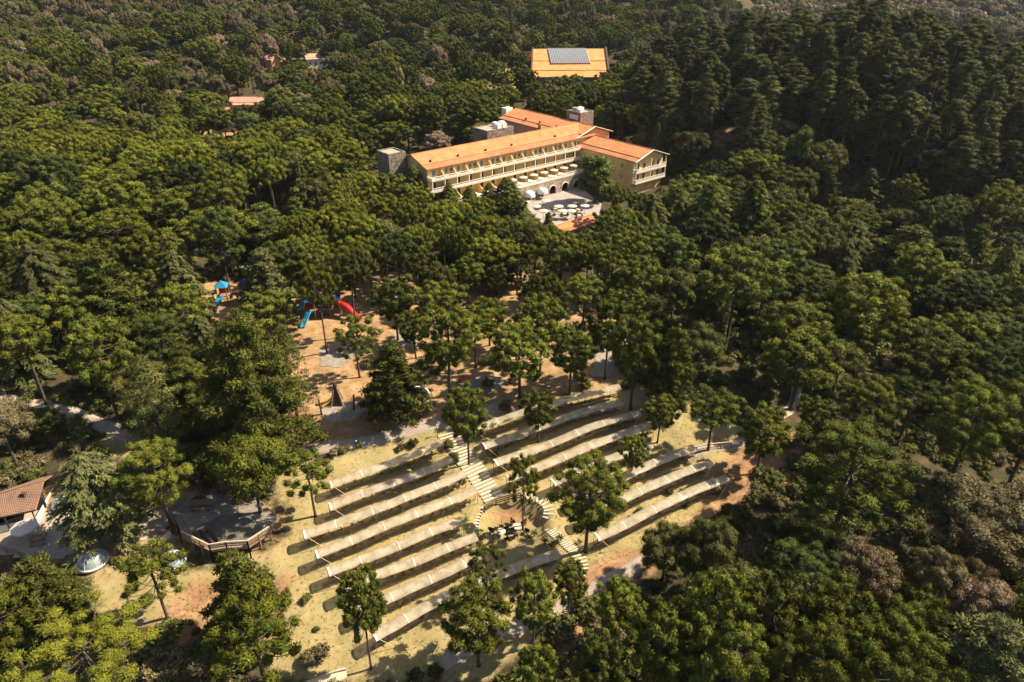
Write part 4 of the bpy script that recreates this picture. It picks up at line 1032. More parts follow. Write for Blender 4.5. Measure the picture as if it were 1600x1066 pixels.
# dark table groups on the courtyard
for k, (u, v) in enumerate([(860, 335), (882, 334), (903, 327), (868, 326), (905, 336)]):
    p = atz(u, v, -2.8); t = thing('patio_table', f'small dark table with chairs in the courtyard, {["lower left", "lower middle", "upper right", "upper left", "lower right"][k]} of five', 'table', (p[0], p[1], -3.54), k * .6, 'courtyard tables')
    b = MB(); b.lathe([(.02, .76), (.55, .76), (.55, .72), (.02, .72)], 14); b.build('table_top', 'wood_pale', t); b = MB(); b.tube([(0, 0, 0), (0, 0, .72)], .05, 6); b.build('leg', 'chair', t)
    for j in range(4):
        a = j * 1.571; b = MB(); cx_, cy_ = math.cos(a) * .95, math.sin(a) * .95; b.box(cx_ - .25, cx_ + .25, cy_ - .25, cy_ + .25, .38, .46); b.bar((cx_ + .22 * math.cos(a), cy_ + .22 * math.sin(a), .42), (cx_ + .26 * math.cos(a), cy_ + .26 * math.sin(a), .9), .45, .06, (-math.sin(a), math.cos(a), 0))
        for sx in (-.2, .2):
            for sy in (-.2, .2): b.box(cx_ + sx - .02, cx_ + sx + .02, cy_ + sy - .02, cy_ + sy + .02, 0, .38)
        b.build('seat', 'chair', t)
# low orange roofed pavilion in front of the courtyard
a0, a1 = atz(869, 352, -1.6), atz(922, 335, -1.6)
pav = thing('pavilion', 'low pavilion with orange tiled roof at the front of the courtyard', 'pavilion', (a0[0], a0[1], 0), math.atan2(a1[1] - a0[1], a1[0] - a0[0]))
Lp = float(np.hypot(*(a1 - a0)[:2])); zg = float(T(a0[0], a0[1]))
gable_roof(pav, -.5, Lp + .5, -3.0, 2.2, -2.7, -1.6, 'X', 'tileX', 'tile_low'); b = MB(); b.box(0, Lp, -2.4, 1.7, zg - 2, -2.75); b.build('wall', 'plaster', pav)

# ================================================================== OTHER HOUSES
fb = thing('sports_hall', 'big orange roofed hall with grey ribbed skylight behind the hotel', 'hall', (28.5, 351, 0), R(1.5))
zf = float(T(28, 360)); RX = 19.0
b = MB(); b.add([(-RX, 0, 8), (RX - 2, -1, 8), (RX, 29, 17), (-RX + 2, 29, 17), (-RX, 0, 7.6), (RX - 2, -1, 7.6), (RX, 29, 16.6), (-RX + 2, 29, 16.6)], [(0, 1, 2, 3), (7, 6, 5, 4), (0, 4, 5, 1), (1, 5, 6, 2), (2, 6, 7, 3), (3, 7, 4, 0)])
ro = b.build('roof', 'tile_far', fb)
for t in (.22, .55):
    b = MB(); zz = 8 + 9 * t; b.bar((-RX + 2 * t, 29 * t, zz + .1), (RX - 2 + 2 * t, -1 + 30 * t, zz + .1), .3, .25); b.build('roof_seam', 'tile_low', ro)
b = MB(); b.add([(RX, 29, 17), (-RX + 2, 29, 17), (-RX, 52, 10), (RX, 52, 10)], [(0, 1, 2, 3), (3, 2, 1, 0)]); b.build('roof', 'tile_far', fb)
b = MB(); b.box(-RX + .8, RX - 2.5, .8, 50, zf - 4, 7.5); b.add([(-RX + .8, .8, 7.5), (-RX + .8, 50, 7.5), (-RX + 2.2, 29, 16.5)], [(0, 2, 1), (0, 1, 2)]); b.build('wall', 'stone', fb)
for sx0, sx1 in (((-RX - .4, -.4), (-RX + 1.6, 29)), ((RX - 1.6, -1.2), (RX + .4, 29))):
    b = MB(); b.bar((*sx0, 8.1), (*sx1, 17.4), .7, 1.0); b.build('gable_parapet', 'wood_dark', fb)
sk = MB(); sk.add([(-9.5, 12.6, 12.4), (9.8, 12.6, 12.4), (9.2, 28.4, 17.3), (-10.0, 28.4, 17.3), (-9.5, 12.6, 11.6), (9.8, 12.6, 11.6), (9.2, 28.4, 16.5), (-10.0, 28.4, 16.5)], [(0, 1, 2, 3), (0, 4, 5, 1), (1, 5, 6, 2), (3, 7, 4, 0)])
so = sk.build('skylight', 'skylight', fb)
for k in range(24):
    t = (k + .5) / 24; b = MB(); b.bar((-9.5 + 19.3 * t, 12.5, 12.48), (-10 + 19.2 * t, 28.4, 17.38), .22, .3); b.build('rib', 'metal_grey', so)
b = MB(); b.bar((-9.6, 12.4, 12.1), (9.9, 12.4, 12.1), .3, .7); b.build('gutter', 'tile_low', so)
def cottage(name, label, u, v, wd, dp, hw, hr, mr, mw, rz):
    p = hit(u, v); t = thing(name, label, 'house', (p[0], p[1], p[2]), rz)
    gwall(t, -wd / 2, wd / 2, -dp / 2, dp / 2, -1, hw, hw + hr * .9, mw, 'X'); gable_roof(t, -wd / 2 - .5, wd / 2 + .5, -dp / 2 - .6, dp / 2 + .6, hw, hw + hr, 'X', mr, mr, .3)
    for k in range(3): door(t, -wd / 2 + wd * (k + .5) / 3, -dp / 2 - .03, .4 if k == 1 else 1.1, 1.0 if k == 1 else .55, m='cream', pane='dark')
    b_ = MB(); b_.box(wd * .2, wd * .2 + .6, .3, .9, hw + hr * .4, hw + hr + .8); b_.build('chimney', 'stone_pale', t)
    return t
M['tile_pink'] = tilemat('faded_pink_tiles', (.58, .33, .24), (.42, .22, .15), 3.0)
cottage('cottage', 'small house with faded pink roof among trunks on the left hillside', 390, 172, 14, 8, 3.0, 2.6, 'tile_pink', 'plaster_pink', R(3))
cottage('cottage', 'small far pink cottage beside a bare sandy clearing, upper left', 421, 103, 9, 7, 3.5, 2.2, 'tile_pink', 'plaster_pink', R(-20))
cottage('cottage', 'tiny far white walled cottage at the wood edge, upper left', 492, 103, 9, 7, 4, 2.4, 'tile_pink', 'white', R(25))
kp = hit(24, 838); kg = float(kp[2]) + .2
r0, r1 = atz(-40, 783, kg + 4.3), atz(69, 751, kg + 4.3); e0, e1 = atz(-40, 817, kg + 2.7), atz(56, 797, kg + 2.7)
kio = thing('kiosk', 'small cafe kiosk with weathered brown tiled roof at the left edge', 'kiosk', (e1[0], e1[1], kg), 0)
K = lambda p, dz=0: tuple(np.array(p) - np.array([e1[0], e1[1], kg]) + np.array([0, 0, dz]))
bk0, bk1 = r0 + (r0 - e0) * np.array([1, 1, -1]), r1 + (r1 - e1) * np.array([1, 1, -1])
b = MB(); b.add([K(e0), K(e1), K(r1), K(r0), K(e0, -.15), K(e1, -.15), K(r1, -.15), K(r0, -.15)], [(0, 1, 2, 3), (7, 6, 5, 4), (0, 4, 5, 1), (1, 5, 6, 2), (3, 7, 4, 0)]); ro = b.build('roof', 'tile_old', kio)
b = MB(); b.add([K(r0), K(r1), K(bk1), K(bk0), K(r0, -.15), K(r1, -.15), K(bk1, -.15), K(bk0, -.15)], [(0, 1, 2, 3), (7, 6, 5, 4), (1, 5, 6, 2), (2, 6, 7, 3)]); b.build('roof', 'tile_old', kio)
# rows of barrel tiles along both roof slopes
ev = e1 - e0; rv = r1 - r0; nt_ = 34
for j in range(nt_):
    t = (j + .5) / nt_; b = MB(); b.tube([K(e0 + ev * t, .03), K(r0 + rv * t, .03)], .10, 6); b.build('tile_row', 'tile_old', ro)
b = MB(); b.tube([K(r0, .08), K(r1, .08)], .16, 8); b.build('ridge_cap', 'tile_old', ro)
b = MB(); b.box(*[0] * 6) if False else None
wx = MB(); i0, i1 = e0 * .85 + r0 * .15, e1 * .80 + r1 * .10 + e0 * .10; j0, j1 = bk0 * .85 + r0 * .15, bk1 * .80 + r1 * .10 + bk0 * .10
wx.add([K((*i0[:2], kg - 1.5)), K((*i1[:2], kg - 1.5)), K((*j1[:2], kg - 1.5)), K((*j0[:2], kg - 1.5)), K((*i0[:2], kg + 1.1)), K((*i1[:2], kg + 1.1)), K((*j1[:2], kg + 1.1)), K((*j0[:2], kg + 1.1))], [(0, 1, 5, 4), (1, 2, 6, 5), (2, 3, 7, 6), (3, 0, 4, 7)]); wx.build('counter_wall', 'white', kio)
for p in (i0, i1, j0, j1, (i0 + i1) / 2):
    b = MB(); q = np.array([p[0], p[1], kg]); b.bar(K(q), K(q, 3.0), .16, .16); b.build('post', 'wood', kio)
b = MB(); b.bar(K((i0 * .5 + j0 * .5) * np.array([1, 1, 0]) + np.array([0, 0, kg + 1.1])), K((i1 * .5 + j1 * .5) * np.array([1, 1, 0]) + np.array([0, 0, kg + 1.1])), 1.4, 2.2); b.build('back_shelves', 'dark', kio)
b = MB(); c0 = r1 * .5 + r0 * .5; c0 = e1 * .35 + r1 * .4 + r0 * .25; b.bar(K(c0, -.3), K(c0, .55), .5, .5); b.build('chimney', 'wood_dark', kio)

# ================================================================== TUNNELS
TUN = [
 ('L', [(515, 756), (594, 729), (648, 708), (690, 689)]), ('L', [(514, 790), (564, 769), (614, 753), (651, 740), (705, 715)]),
 ('L', [(474, 834), (529, 816), (580, 797), (633, 776), (681, 758), (725, 738)]), ('L', [(493, 865), (548, 844), (599, 820), (648, 802), (705, 781), (744, 763)]),
 ('L', [(512, 892), (570, 872), (622, 851), (675, 827), (722, 812)]), ('L', [(534, 920), (583, 898), (643, 878), (693, 856), (744, 837)]),
 ('L', [(560, 954), (614, 930), (666, 905), (713, 885), (752, 864)]), ('L', [(583, 993), (637, 963), (688, 933), (742, 911), (799, 888), (873, 863)]),
 ('R', [(737, 669), (782, 656), (816, 642), (868, 627), (909, 617), (968, 603)]), ('R', [(755, 696), (796, 683), (841, 666), (887, 649), (926, 637), (973, 627)]),
 ('R', [(773, 722), (813, 708), (858, 693), (902, 674), (943, 659), (976, 649), (1000, 644)]), ('R', [(793, 747), (848, 727), (892, 708), (934, 690), (976, 676), (1020, 661)]),
 ('R', [(863, 753), (909, 731), (943, 720), (980, 706), (1018, 694)]), ('R', [(898, 778), (971, 746), (1007, 728), (1046, 711), (1085, 698)]),
 ('R', [(909, 806), (953, 787), (989, 771), (1025, 754), (1069, 735), (1111, 721)]), ('R', [(931, 838), (971, 821), (1007, 801), (1043, 783), (1078, 767), (1114, 753), (1137, 746)]),
]
WHL = ['topmost left of the stairs, beside the path', 'second from the top left of the stairs', 'third from the top left of the stairs', 'fourth from the top left of the stairs', 'fifth from the top left of the stairs', 'sixth from the top left of the stairs', 'second lowest on the left of the slope', 'lowest and longest, running below the round tables']
WHR = ['topmost right of the stairs, under the trees', 'second from the top right of the stairs', 'third from the top right of the stairs', 'fourth from the top right of the stairs', 'fifth from the top right of the stairs', 'sixth from the top right of the stairs', 'second lowest on the right of the slope', 'lowest on the right, above the red bank']
HC = 2.1
def tunnel(pts, label):
    P = np.array([hit(u, v, HC + .25)[:2] for u, v in pts])
    Ld = np.concatenate([[0], np.cumsum(np.hypot(*np.diff(P, axis=0).T))])
    Ltot = Ld[-1]; s = np.linspace(0, Ltot, int(Ltot / .45) + 2)
    xs = np.interp(s, Ld, P[:, 0]); ys = np.interp(s, Ld, P[:, 1])
    for _ in range(25):
        xs[1:-1] = (xs[:-2] + 2 * xs[1:-1] + xs[2:]) / 4; ys[1:-1] = (ys[:-2] + 2 * ys[1:-1] + ys[2:]) / 4
    zs = T(xs, ys)
    for _ in range(40): zs[1:-1] = (zs[:-2] + 2 * zs[1:-1] + zs[2:]) / 4
    dx, dy = np.gradient(xs), np.gradient(ys); l = np.hypot(dx, dy); nx_, ny_ = -dy / l, dx / l
    ox, oy, oz = float(xs[0]), float(ys[0]), float(zs[0])
    t = thing('crop_tunnel', label, 'tunnel', (ox, oy, oz), 0, 'plastic covered crop tunnels on the slope')
    hw = .80; arcn = 9
    off = np.array([(hw * math.sin(a), .34 * math.cos(a) - .0) for a in np.linspace(-1.45, 1.45, arcn)])
    sagw = .03 * np.sin(s * 2.1) + RNG.normal(0, .012, len(s))
    def ringp(i, o, dz=0.): return (xs[i] - ox + nx_[i] * o[0], ys[i] - oy + ny_[i] * o[0], zs[i] - oz + HC + o[1] + dz)
    Vv = [ringp(i, (o[0] * (1 + .02 * math.sin(s[i] * 3)), o[1]), sagw[i] * (1 - abs(o[0]) / hw * .5)) for i in range(len(s)) for o in off]
    k = arcn; Fv = [(i * k + j, i * k + j + 1, (i + 1) * k + j + 1, (i + 1) * k + j) for i in range(len(s) - 1) for j in range(k - 1)]
    b_ = MB(); b_.add(Vv, Fv); cv = b_.build('cover', 'cover', t, True)
    # overlapping sheet joints
    for sj in list(np.arange(4.2, Ltot - 1, 4.6)) + [.12]:
        i = int(np.argmin(np.abs(s - sj))); i = min(i, len(s) - 2); b_ = MB()
        vs = [ringp(q, o, .035) for q in (i, i + 1) for o in off]
        mid = [tuple(np.array(vs[j]) * (.72 if sj > 1 else .35) + np.array(vs[k + j]) * (.28 if sj > 1 else .65)) for j in range(k)]
        b_.add(vs[:k] + mid, [(j, j + 1, k + j + 1, k + j) for j in range(k - 1)]); b_.build('sheet_joint', 'cover_white', cv, True)
    # posts with hoops
    npst = max(3, int(Ltot / 2.9))
    for q in range(npst + 1):
        i = min(int(round(q * (len(s) - 1) / npst)), len(s) - 1); b_ = MB()
        g0 = float(T(xs[i], ys[i])) - oz - .15
        for sg in (-1, 1):
            pxx, pyy = xs[i] - ox + nx_[i] * sg * .42, ys[i] - oy + ny_[i] * sg * .42
            b_.tube([(pxx, pyy, g0 - .1), (pxx, pyy, zs[i] - oz + HC + .2)], .035, 5)
        b_.tube([ringp(i, o, -.04) for o in off], .025, 4)
        b_.build('hoop_frame', 'wood', t)
    # growing bench with plants
    b_ = MB(); g = MB(); tops = []
    for i in range(0, len(s) - 3, 3):
        a_ = np.array([xs[i] - ox, ys[i] - oy, zs[i] - oz + .75]); c_ = np.array([xs[i + 3] - ox, ys[i + 3] - oy, zs[i + 3] - oz + .75])
        b_.bar(a_, c_, .5, .22); tops.append((a_ + c_) / 2)
    b_.build('growing_bench', 'soilbag', t)
    C_ = np.array(tops) + np.array([0, 0, .18]); C_ = np.repeat(C_, 3, 0) + RNG.normal(0, .28, (len(C_) * 3, 3)) * np.array([1, 1, .25])
    V_, F_, t_ = clumps(C_, RNG.uniform(.16, .28, len(C_)), 9, .2, up=.4, spike=.2, wr=.8)
    tag(link('plants', npmesh('plants', V_, F_, t_), 'broad', t), kind='stuff')
    # leaning end strut on the low side
    for i, sg in ((1, 1), (len(s) - 2, -1)):
        d_ = np.array([dx[i], dy[i]]) / l[i]
        top_ = np.array(ringp(i, off[0])); ft = np.array([xs[i] - ox - nx_[i] * 1.1 + d_[0] * 1.7 * sg, ys[i] - oy - ny_[i] * 1.1 + d_[1] * 1.7 * sg])
        fz = float(T(ft[0] + ox, ft[1] + oy)) - oz - .05
        b_ = MB(); b_.tube([top_, (ft[0], ft[1], fz)], .035, 5); b_.build('strut', 'wood_pale', t)
kl = kr = 0
for side, pts in TUN:
    if side == 'L': tunnel(pts, 'dusty plastic covered crop tunnel, ' + WHL[kl]); kl += 1
    else: tunnel(pts, 'glossy plastic covered crop tunnel, ' + WHR[kr]); kr += 1

# ================================================================== STAIRS
def lerp2(a, b_, t): return (a[0] + (b_[0] - a[0]) * t, a[1] + (b_[1] - a[1]) * t)
z4 = lambda x_, y_: (690 + x_ / 4.633, 680 + y_ / 4.633)
def flight(label, steps, wdt=.34):
    c0 = hit(*steps[0][0]); t = thing('garden_stairs', label, 'stairs', (c0[0], c0[1], c0[2]), 0)
    for (a_, c_) in steps:
        p, q = hit(*a_), hit(*c_); m_ = (p[2] + q[2]) / 2
        b_ = MB(); jt = random.uniform(-.03, .03)
        b_.bar((p[0] - c0[0], p[1] - c0[1], p[2] * .5 + m_ * .5 - c0[2] + jt), (q[0] - c0[0], q[1] - c0[1], q[2] * .5 + m_ * .5 - c0[2] + jt), wdt * random.uniform(.92, 1.08), .30)
        b_.build('step', 'step', t)
    return t
flight('upper straight flight of pale garden steps from the path', [(lerp2((685, 684), (715, 727), k / 10), lerp2((721, 672), (741, 716), k / 10)) for k in range(11)])
flight('lower straight flight of pale steps between the tunnel rows', [(lerp2((721, 733), (757, 785), k / 11), lerp2((749, 719), (786, 772), k / 11)) for k in range(12)])
flight('curved dark shaded steps left of the round seating hollow', [(z4(*a_), z4(*c_)) for a_, c_ in [((258, 512), (312, 545)), ((238, 535), (296, 566)), ((220, 558), (288, 588)), ((205, 580), (280, 610)), ((194, 603), (275, 632)), ((186, 628), (272, 654)), ((182, 654), (270, 676)), ((182, 680), (268, 696))]], .26)
flight('fan of curved pale steps right of the round seating hollow', [(z4(*a_), z4(*c_)) for a_, c_ in [((608, 418), (625, 472)), ((654, 428), (655, 480)), ((697, 440), (688, 490)), ((738, 455), (706, 500)), ((776, 480), (724, 515)), ((802, 510), (736, 532)), ((812, 541), (741, 553)), ((808, 575), (737, 575)), ((802, 612), (731, 596))]], .26)
flight('lower right flight of pale steps running down to the red bank', [(lerp2(z4(752, 700), z4(925, 855), k / 13), lerp2(z4(812, 664), z4(998, 820), k / 13)) for k in range(14)], .2)
flight('short curved flight of steps at the foot of the stairway', [(z4(*a_), z4(*c_)) for a_, c_ in [((948, 888), (1030, 862)), ((958, 910), (1042, 886)), ((968, 934), (1055, 914)), ((975, 956), (1063, 942)), ((980, 976), (1063, 968)), ((988, 994), (1052, 998)), ((998, 1008), (1040, 1022))]], .26)

# ================================================================== FENCES AND DECK
def fence(label, P3, h=1.1, rails=3, m='wood', mr='wood', step=1.7, down=.2):
    P3 = [np.array(p, float) for p in P3]; o_ = P3[0]; t = thing('rail_fence', label, 'fence', tuple(o_))
    for a_, c_ in zip(P3, P3[1:]):
        n_ = max(1, int(round(np.linalg.norm(c_ - a_) / step)))
        for k in range(n_ + (1 if c_ is P3[-1] else 0)):
            p = a_ + (c_ - a_) * k / n_ - o_; b_ = MB(); b_.bar(p + (0, 0, -down), p + (0, 0, h + .03), .11, .11); b_.build('post', m, t)
        for r_ in range(rails):
            z_ = h * (1 - r_ * (.62 / max(1, rails - 1))); b_ = MB(); b_.bar(a_ - o_ + (0, 0, z_), c_ - o_ + (0, 0, z_), .09 if r_ else .13, .11); b_.build('rail', mr, t)
    return t
def gr(u, v, h=1.1): return hit(u, v, h) - np.array([0, 0, h])
fence('dark log fence on the bank above the round tables', [gr(757, 791), gr(775, 780), gr(795, 774), gr(814, 771)], 1.1, 3, 'wood_dark', 'wood_dark', 1.6, .8)
fence('pale handrail along the path right of the tunnels', [gr(1068, 701), gr(1110, 693), gr(1160, 688), gr(1192, 672), gr(1225, 648)], 1.0, 2, 'wood', 'wood_pale')
fence('wooden rail fence at the left edge by the kiosk', [gr(-12, 850), gr(28, 861), gr(58, 873)], 1.1, 3)
fence('wooden rail fence behind the plastic bubbles', [gr(155, 851), gr(205, 855), gr(252, 850), gr(280, 838)], 1.1, 3)
B0 = hit(330, 879); zd = float(B0[2]) + 1.9
tops = [(283, 830), (326, 851), (352, 847), (386, 845), (420, 823)]
DK = [atz(u, v, zd + 1.1) for u, v in tops]; BKp = [atz(432, 806, zd), atz(400, 776, zd), atz(300, 772, zd), atz(270, 800, zd)]
dk = thing('deck', 'raised timber edged deck with rail on tall posts, lower left', 'deck', (DK[1][0], DK[1][1], zd))
b = MB(); pts = [tuple((p - DK[1])[:2]) for p in DK + BKp]
b.slab(pts, -.22, 0); b.build('floor', 'deckfloor', dk)
b = MB(); pts2 = [tuple((atz(u, v, zd) - DK[1])[:2]) for u, v in [(300, 846), (330, 856), (385, 850), (410, 826), (390, 800), (345, 806), (305, 825)]]
b.slab(pts2, .004, .012); b.build('painted_floor', 'green_floor', dk)  # darker zone of the deck floor: tree shade put into the colour
for a_, c_ in zip(DK, DK[1:]):
    n_ = max(1, int(round(np.linalg.norm(c_ - a_) / 1.8)))
    for k in range(n_ + 1):
        p = a_ + (c_ - a_) * k / n_; gz = float(T(p[0], p[1])); b_ = MB(); q = p - DK[1]; b_.bar((q[0], q[1], gz - zd - .3), (q[0], q[1], 1.12), .14, .14); b_.build('post', 'wood', dk)
    for z_ in (1.1, .78, .45, .02):
        b_ = MB(); b_.bar((*(a_ - DK[1])[:2], z_), (*(c_ - DK[1])[:2], z_), .14 if z_ > 1 else .09, .13); b_.build('rail', 'wood_pale' if z_ > 1 else 'wood', dk)
for k, (u, v) in enumerate([(312, 842), (322, 838), (332, 834)]):
    p = atz(u, v, zd + .4); t = thing('log_bench', f'dark log bench on the deck, {["left", "middle", "right"][k]} one of three', 'bench', (p[0], p[1], zd + .012), R(-40), 'log benches on the deck')
    b_ = MB(); b_.tube([(-1.6, 0, .42), (1.6, 0, .42)], .16, 8); b_.build('seat', 'wood_dark', t)
    for sx in (-1.2, 1.2): b_ = MB(); b_.box(sx - .1, sx + .1, -.15, .15, 0, .30); b_.build('leg', 'wood_dark', t)
def picnic(label, p, rz, L=3.0):
    t = thing('picnic_table', label, 'table', tuple(p), rz)
    for y_ in (-.36, -.12, .12, .36): b_ = MB(); b_.box(-L / 2, L / 2, y_ - .11, y_ + .11, .72, .78); b_.build('top_plank', 'wood', t)
    for s_ in (-1, 1):
        b_ = MB(); b_.box(-L / 2, L / 2, s_ * .85 - .15, s_ * .85 + .15, .42, .47); b_.build('bench_plank', 'wood', t)
        for e_ in (-1, 1): b_ = MB(); b_.bar((e_ * L * .38, s_ * .95, 0), (e_ * L * .38, s_ * .25, .72), .09, .09); b_.build('leg', 'wood_dark', t)
    for e_ in (-1, 1): b_ = MB(); b_.bar((e_ * L * .38, -1.0, .38), (e_ * L * .38, 1.0, .38), .07, .08); b_.build('brace', 'wood_dark', t)
picnic('long wooden picnic table on the sunny part of the deck', (*atz(317, 792, zd)[:2], zd + .01), R(4), 3.0)
picnic('reddish wooden picnic table beside the big parasol', hit(62, 846), R(20), 1.8)
gp = hit(47, 845); parasol(gp[0], gp[1], gp[2], 1.65, 2.4, 'large cream octagonal parasol beside the kiosk', None, 'umb', 8, .3)
poly = [(-20, 800), (75, 790), (130, 760), (150, 800), (280, 800), (275, 842), (160, 858), (60, 878), (-20, 862)]
# kiosk forecourt: paving that follows the ground
def patch(name, poly, m, label, lift=.07, st=.5):
    pr = [hit(u, v) for u, v in poly]; pw = [(p[0], p[1]) for p in pr]; x0, x1 = min(p[0] for p in pw), max(p[0] for p in pw); y0, y1 = min(p[1] for p in pw), max(p[1] for p in pw)
    xs = np.arange(x0, x1 + st, st); ys = np.arange(y0, y1 + st, st); XX, YY = np.meshgrid(xs, ys)
    i = np.arange(XX.size).reshape(XX.shape); Fq = np.stack([i[:-1, :-1], i[:-1, 1:], i[1:, 1:], i[1:, :-1]], 2).reshape(-1, 4)
    cxq = XX.ravel()[Fq].mean(1); cyq = YY.ravel()[Fq].mean(1); Fq = Fq[inpoly(cxq, cyq, pw)]
    used, inv = np.unique(Fq, return_inverse=True); V = np.stack([XX.ravel(), YY.ravel(), T(XX.ravel(), YY.ravel()) + lift], 1)[used]
    return tag(link(name, npmesh(name, V, inv.reshape(-1, 4)), m), label, None, kind='structure')
patch('forecourt_paving', poly, 'concrete', 'worn pale paving round the kiosk and parasol')
patch('sand_pit', [(497, 640), (520, 628), (560, 628), (572, 640), (555, 655), (515, 660)], 'sand', 'grey sand patch under the small wooden play tower')
patch('sand_pit', [(718, 600), (740, 590), (785, 588), (790, 602), (770, 612), (725, 613)], 'sand', 'grey sand patch behind the stair top')
patch('sand_pit', [(500, 545), (540, 535), (560, 552), (530, 575), (500, 572)], 'sand', 'grey sand patch below the red tube slide')
patch('sand_pit', [(612, 520), (640, 515), (655, 525), (650, 545), (620, 543)], 'sand', 'grey sand strip among the playground trees')
patch('sand_pit', [(930, 545), (975, 500), (985, 530), (950, 590), (925, 590)], 'sand', 'pale sand strip at the right end of the playground')
def bubble(label, u, v, r):
    p = hit(u, v); t = thing('plastic_bubble', label, 'dome', (p[0], p[1], p[2]), 0, 'clear plastic bubbles')
    b_ = MB(); pr = [(r * math.cos(a_), r * .95 * math.sin(a_) + .1) for a_ in np.linspace(-.1, 1.52, 9)]; b_.lathe(pr, 22); b_.build('skin', 'bubble', t, True)
    b_ = MB(); b_.tube([(r * 1.01 * math.cos(a_), r * 1.01 * math.sin(a_), .12) for a_ in np.linspace(0, 6.283, 25)], .16, 6, False); b_.build('base_ring', 'metal_white', t, True)
    for k in range(4):
        a_ = k * math.pi / 4; b_ = MB(); b_.tube([(r * 1.01 * math.cos(q) * math.cos(a_), r * 1.01 * math.cos(q) * math.sin(a_), .1 + r * .96 * math.sin(q)) for q in np.linspace(0, math.pi, 17)], .035, 4, False); b_.build('rib', 'metal_white', t)
    b_ = MB(); b_.lathe([(.02, .74), (.5, .74), (.5, .70), (.02, .7)], 14); b_.build('table_top', 'wood', t); b_ = MB(); b_.tube([(0, 0, 0), (0, 0, .7)], .06, 6); b_.build('table_leg', 'wood', t)
bubble('clear plastic bubble dome below the fence, left of the deck', 145, 878, 1.75); bubble('silvery plastic bubble partly behind the young araucaria', 270, 878, 1.55); bubble('white gleaming plastic bubble beside the kiosk roof', 101, 786, 1.45)
p = hit(255, 840); t = thing('planter', 'white square planter with pink flowers near the deck', 'planter', tuple(p), R(-25))
b = MB(); b.box(-.75, .75, -.75, .75, 0, .6); b.build('box', 'white', t); V_, F_, t_ = clumps(np.array([(0, 0, .8), (.3, .2, .75), (-.3, -.1, .75), (.1, -.35, .7)]), np.full(4, .35), 70, .16); tag(link('flowers', npmesh('flowers', V_, F_, t_), 'pink', t), kind='stuff')
p = hit(274, 832); t = thing('flower_bush', 'orange flowering bush at the corner of the deck', 'bush', tuple(p), 0)
C_ = RNG.normal(0, .45, (14, 3)) * np.array([1, 1, .5]) + np.array([0, 0, .7]); V_, F_, t_ = clumps(C_, np.full(14, .32), 45, .17); link('foliage', npmesh('foliage', V_, F_, t_), 'broad', t); V_, F_, t_ = clumps(C_ + np.array([0, 0, .2]), np.full(14, .3), 22, .15); tag(link('flowers', npmesh('flowers', V_, F_, t_), 'orange_petal', t), kind='stuff')

# ================================================================== ROUND TABLES
for k, (u, v) in enumerate([(783, 837), (808, 829)]):
    p = hit(u, v); t = thing('cafe_table', ['round pale cafe table in the hollow, the left one', 'round pale cafe table in the hollow, the right one by the trunk'][k], 'table', tuple(p), .3 * k, 'round cafe tables')
    b = MB(); b.lathe([(.01, .79), (.60, .79), (.62, .765), (.60, .74), (.01, .74)], 20); b.build('table_top', 'step', t); b = MB(); b.lathe([(.3, 0), (.28, .04), (.06, .08), (.06, .74)], 12); b.build('pedestal', 'metal_grey', t)
    for j in range(5):
        a = j * 1.2566 + .5 * k + .3; q = p + np.array([math.cos(a) * 1.25, math.sin(a) * 1.25, 0]); q[2] = float(T(q[0], q[1])) + .01
        c_ = thing('wicker_chair', f'dark wicker chair {["right of", "behind", "behind left of", "in front left of", "in front of"][j]} the {["left", "right"][k]} round table', 'chair', tuple(q), a, 'wicker chairs in the hollow')
        b = MB(); b.box(-.27, .27, -.27, .27, .38, .46); b.build('seat', 'chair', c_)
        b = MB(); b.bar((.25, 0, .44), (.34, 0, 1.0), .56, .06, (0, 1, 0)); b.build('backrest', 'chair', c_)
        for sy in (-.27, .27): b = MB(); b.box(-.22, .28, sy - .03, sy + .03, .46, .68); b.build('armrest', 'chair', c_)
        for sx in (-.23, .23):
            for sy in (-.23, .23): b = MB(); b.box(sx - .025, sx + .025, sy - .025, sy + .025, 0, .38); b.build('leg', 'chair', c_)

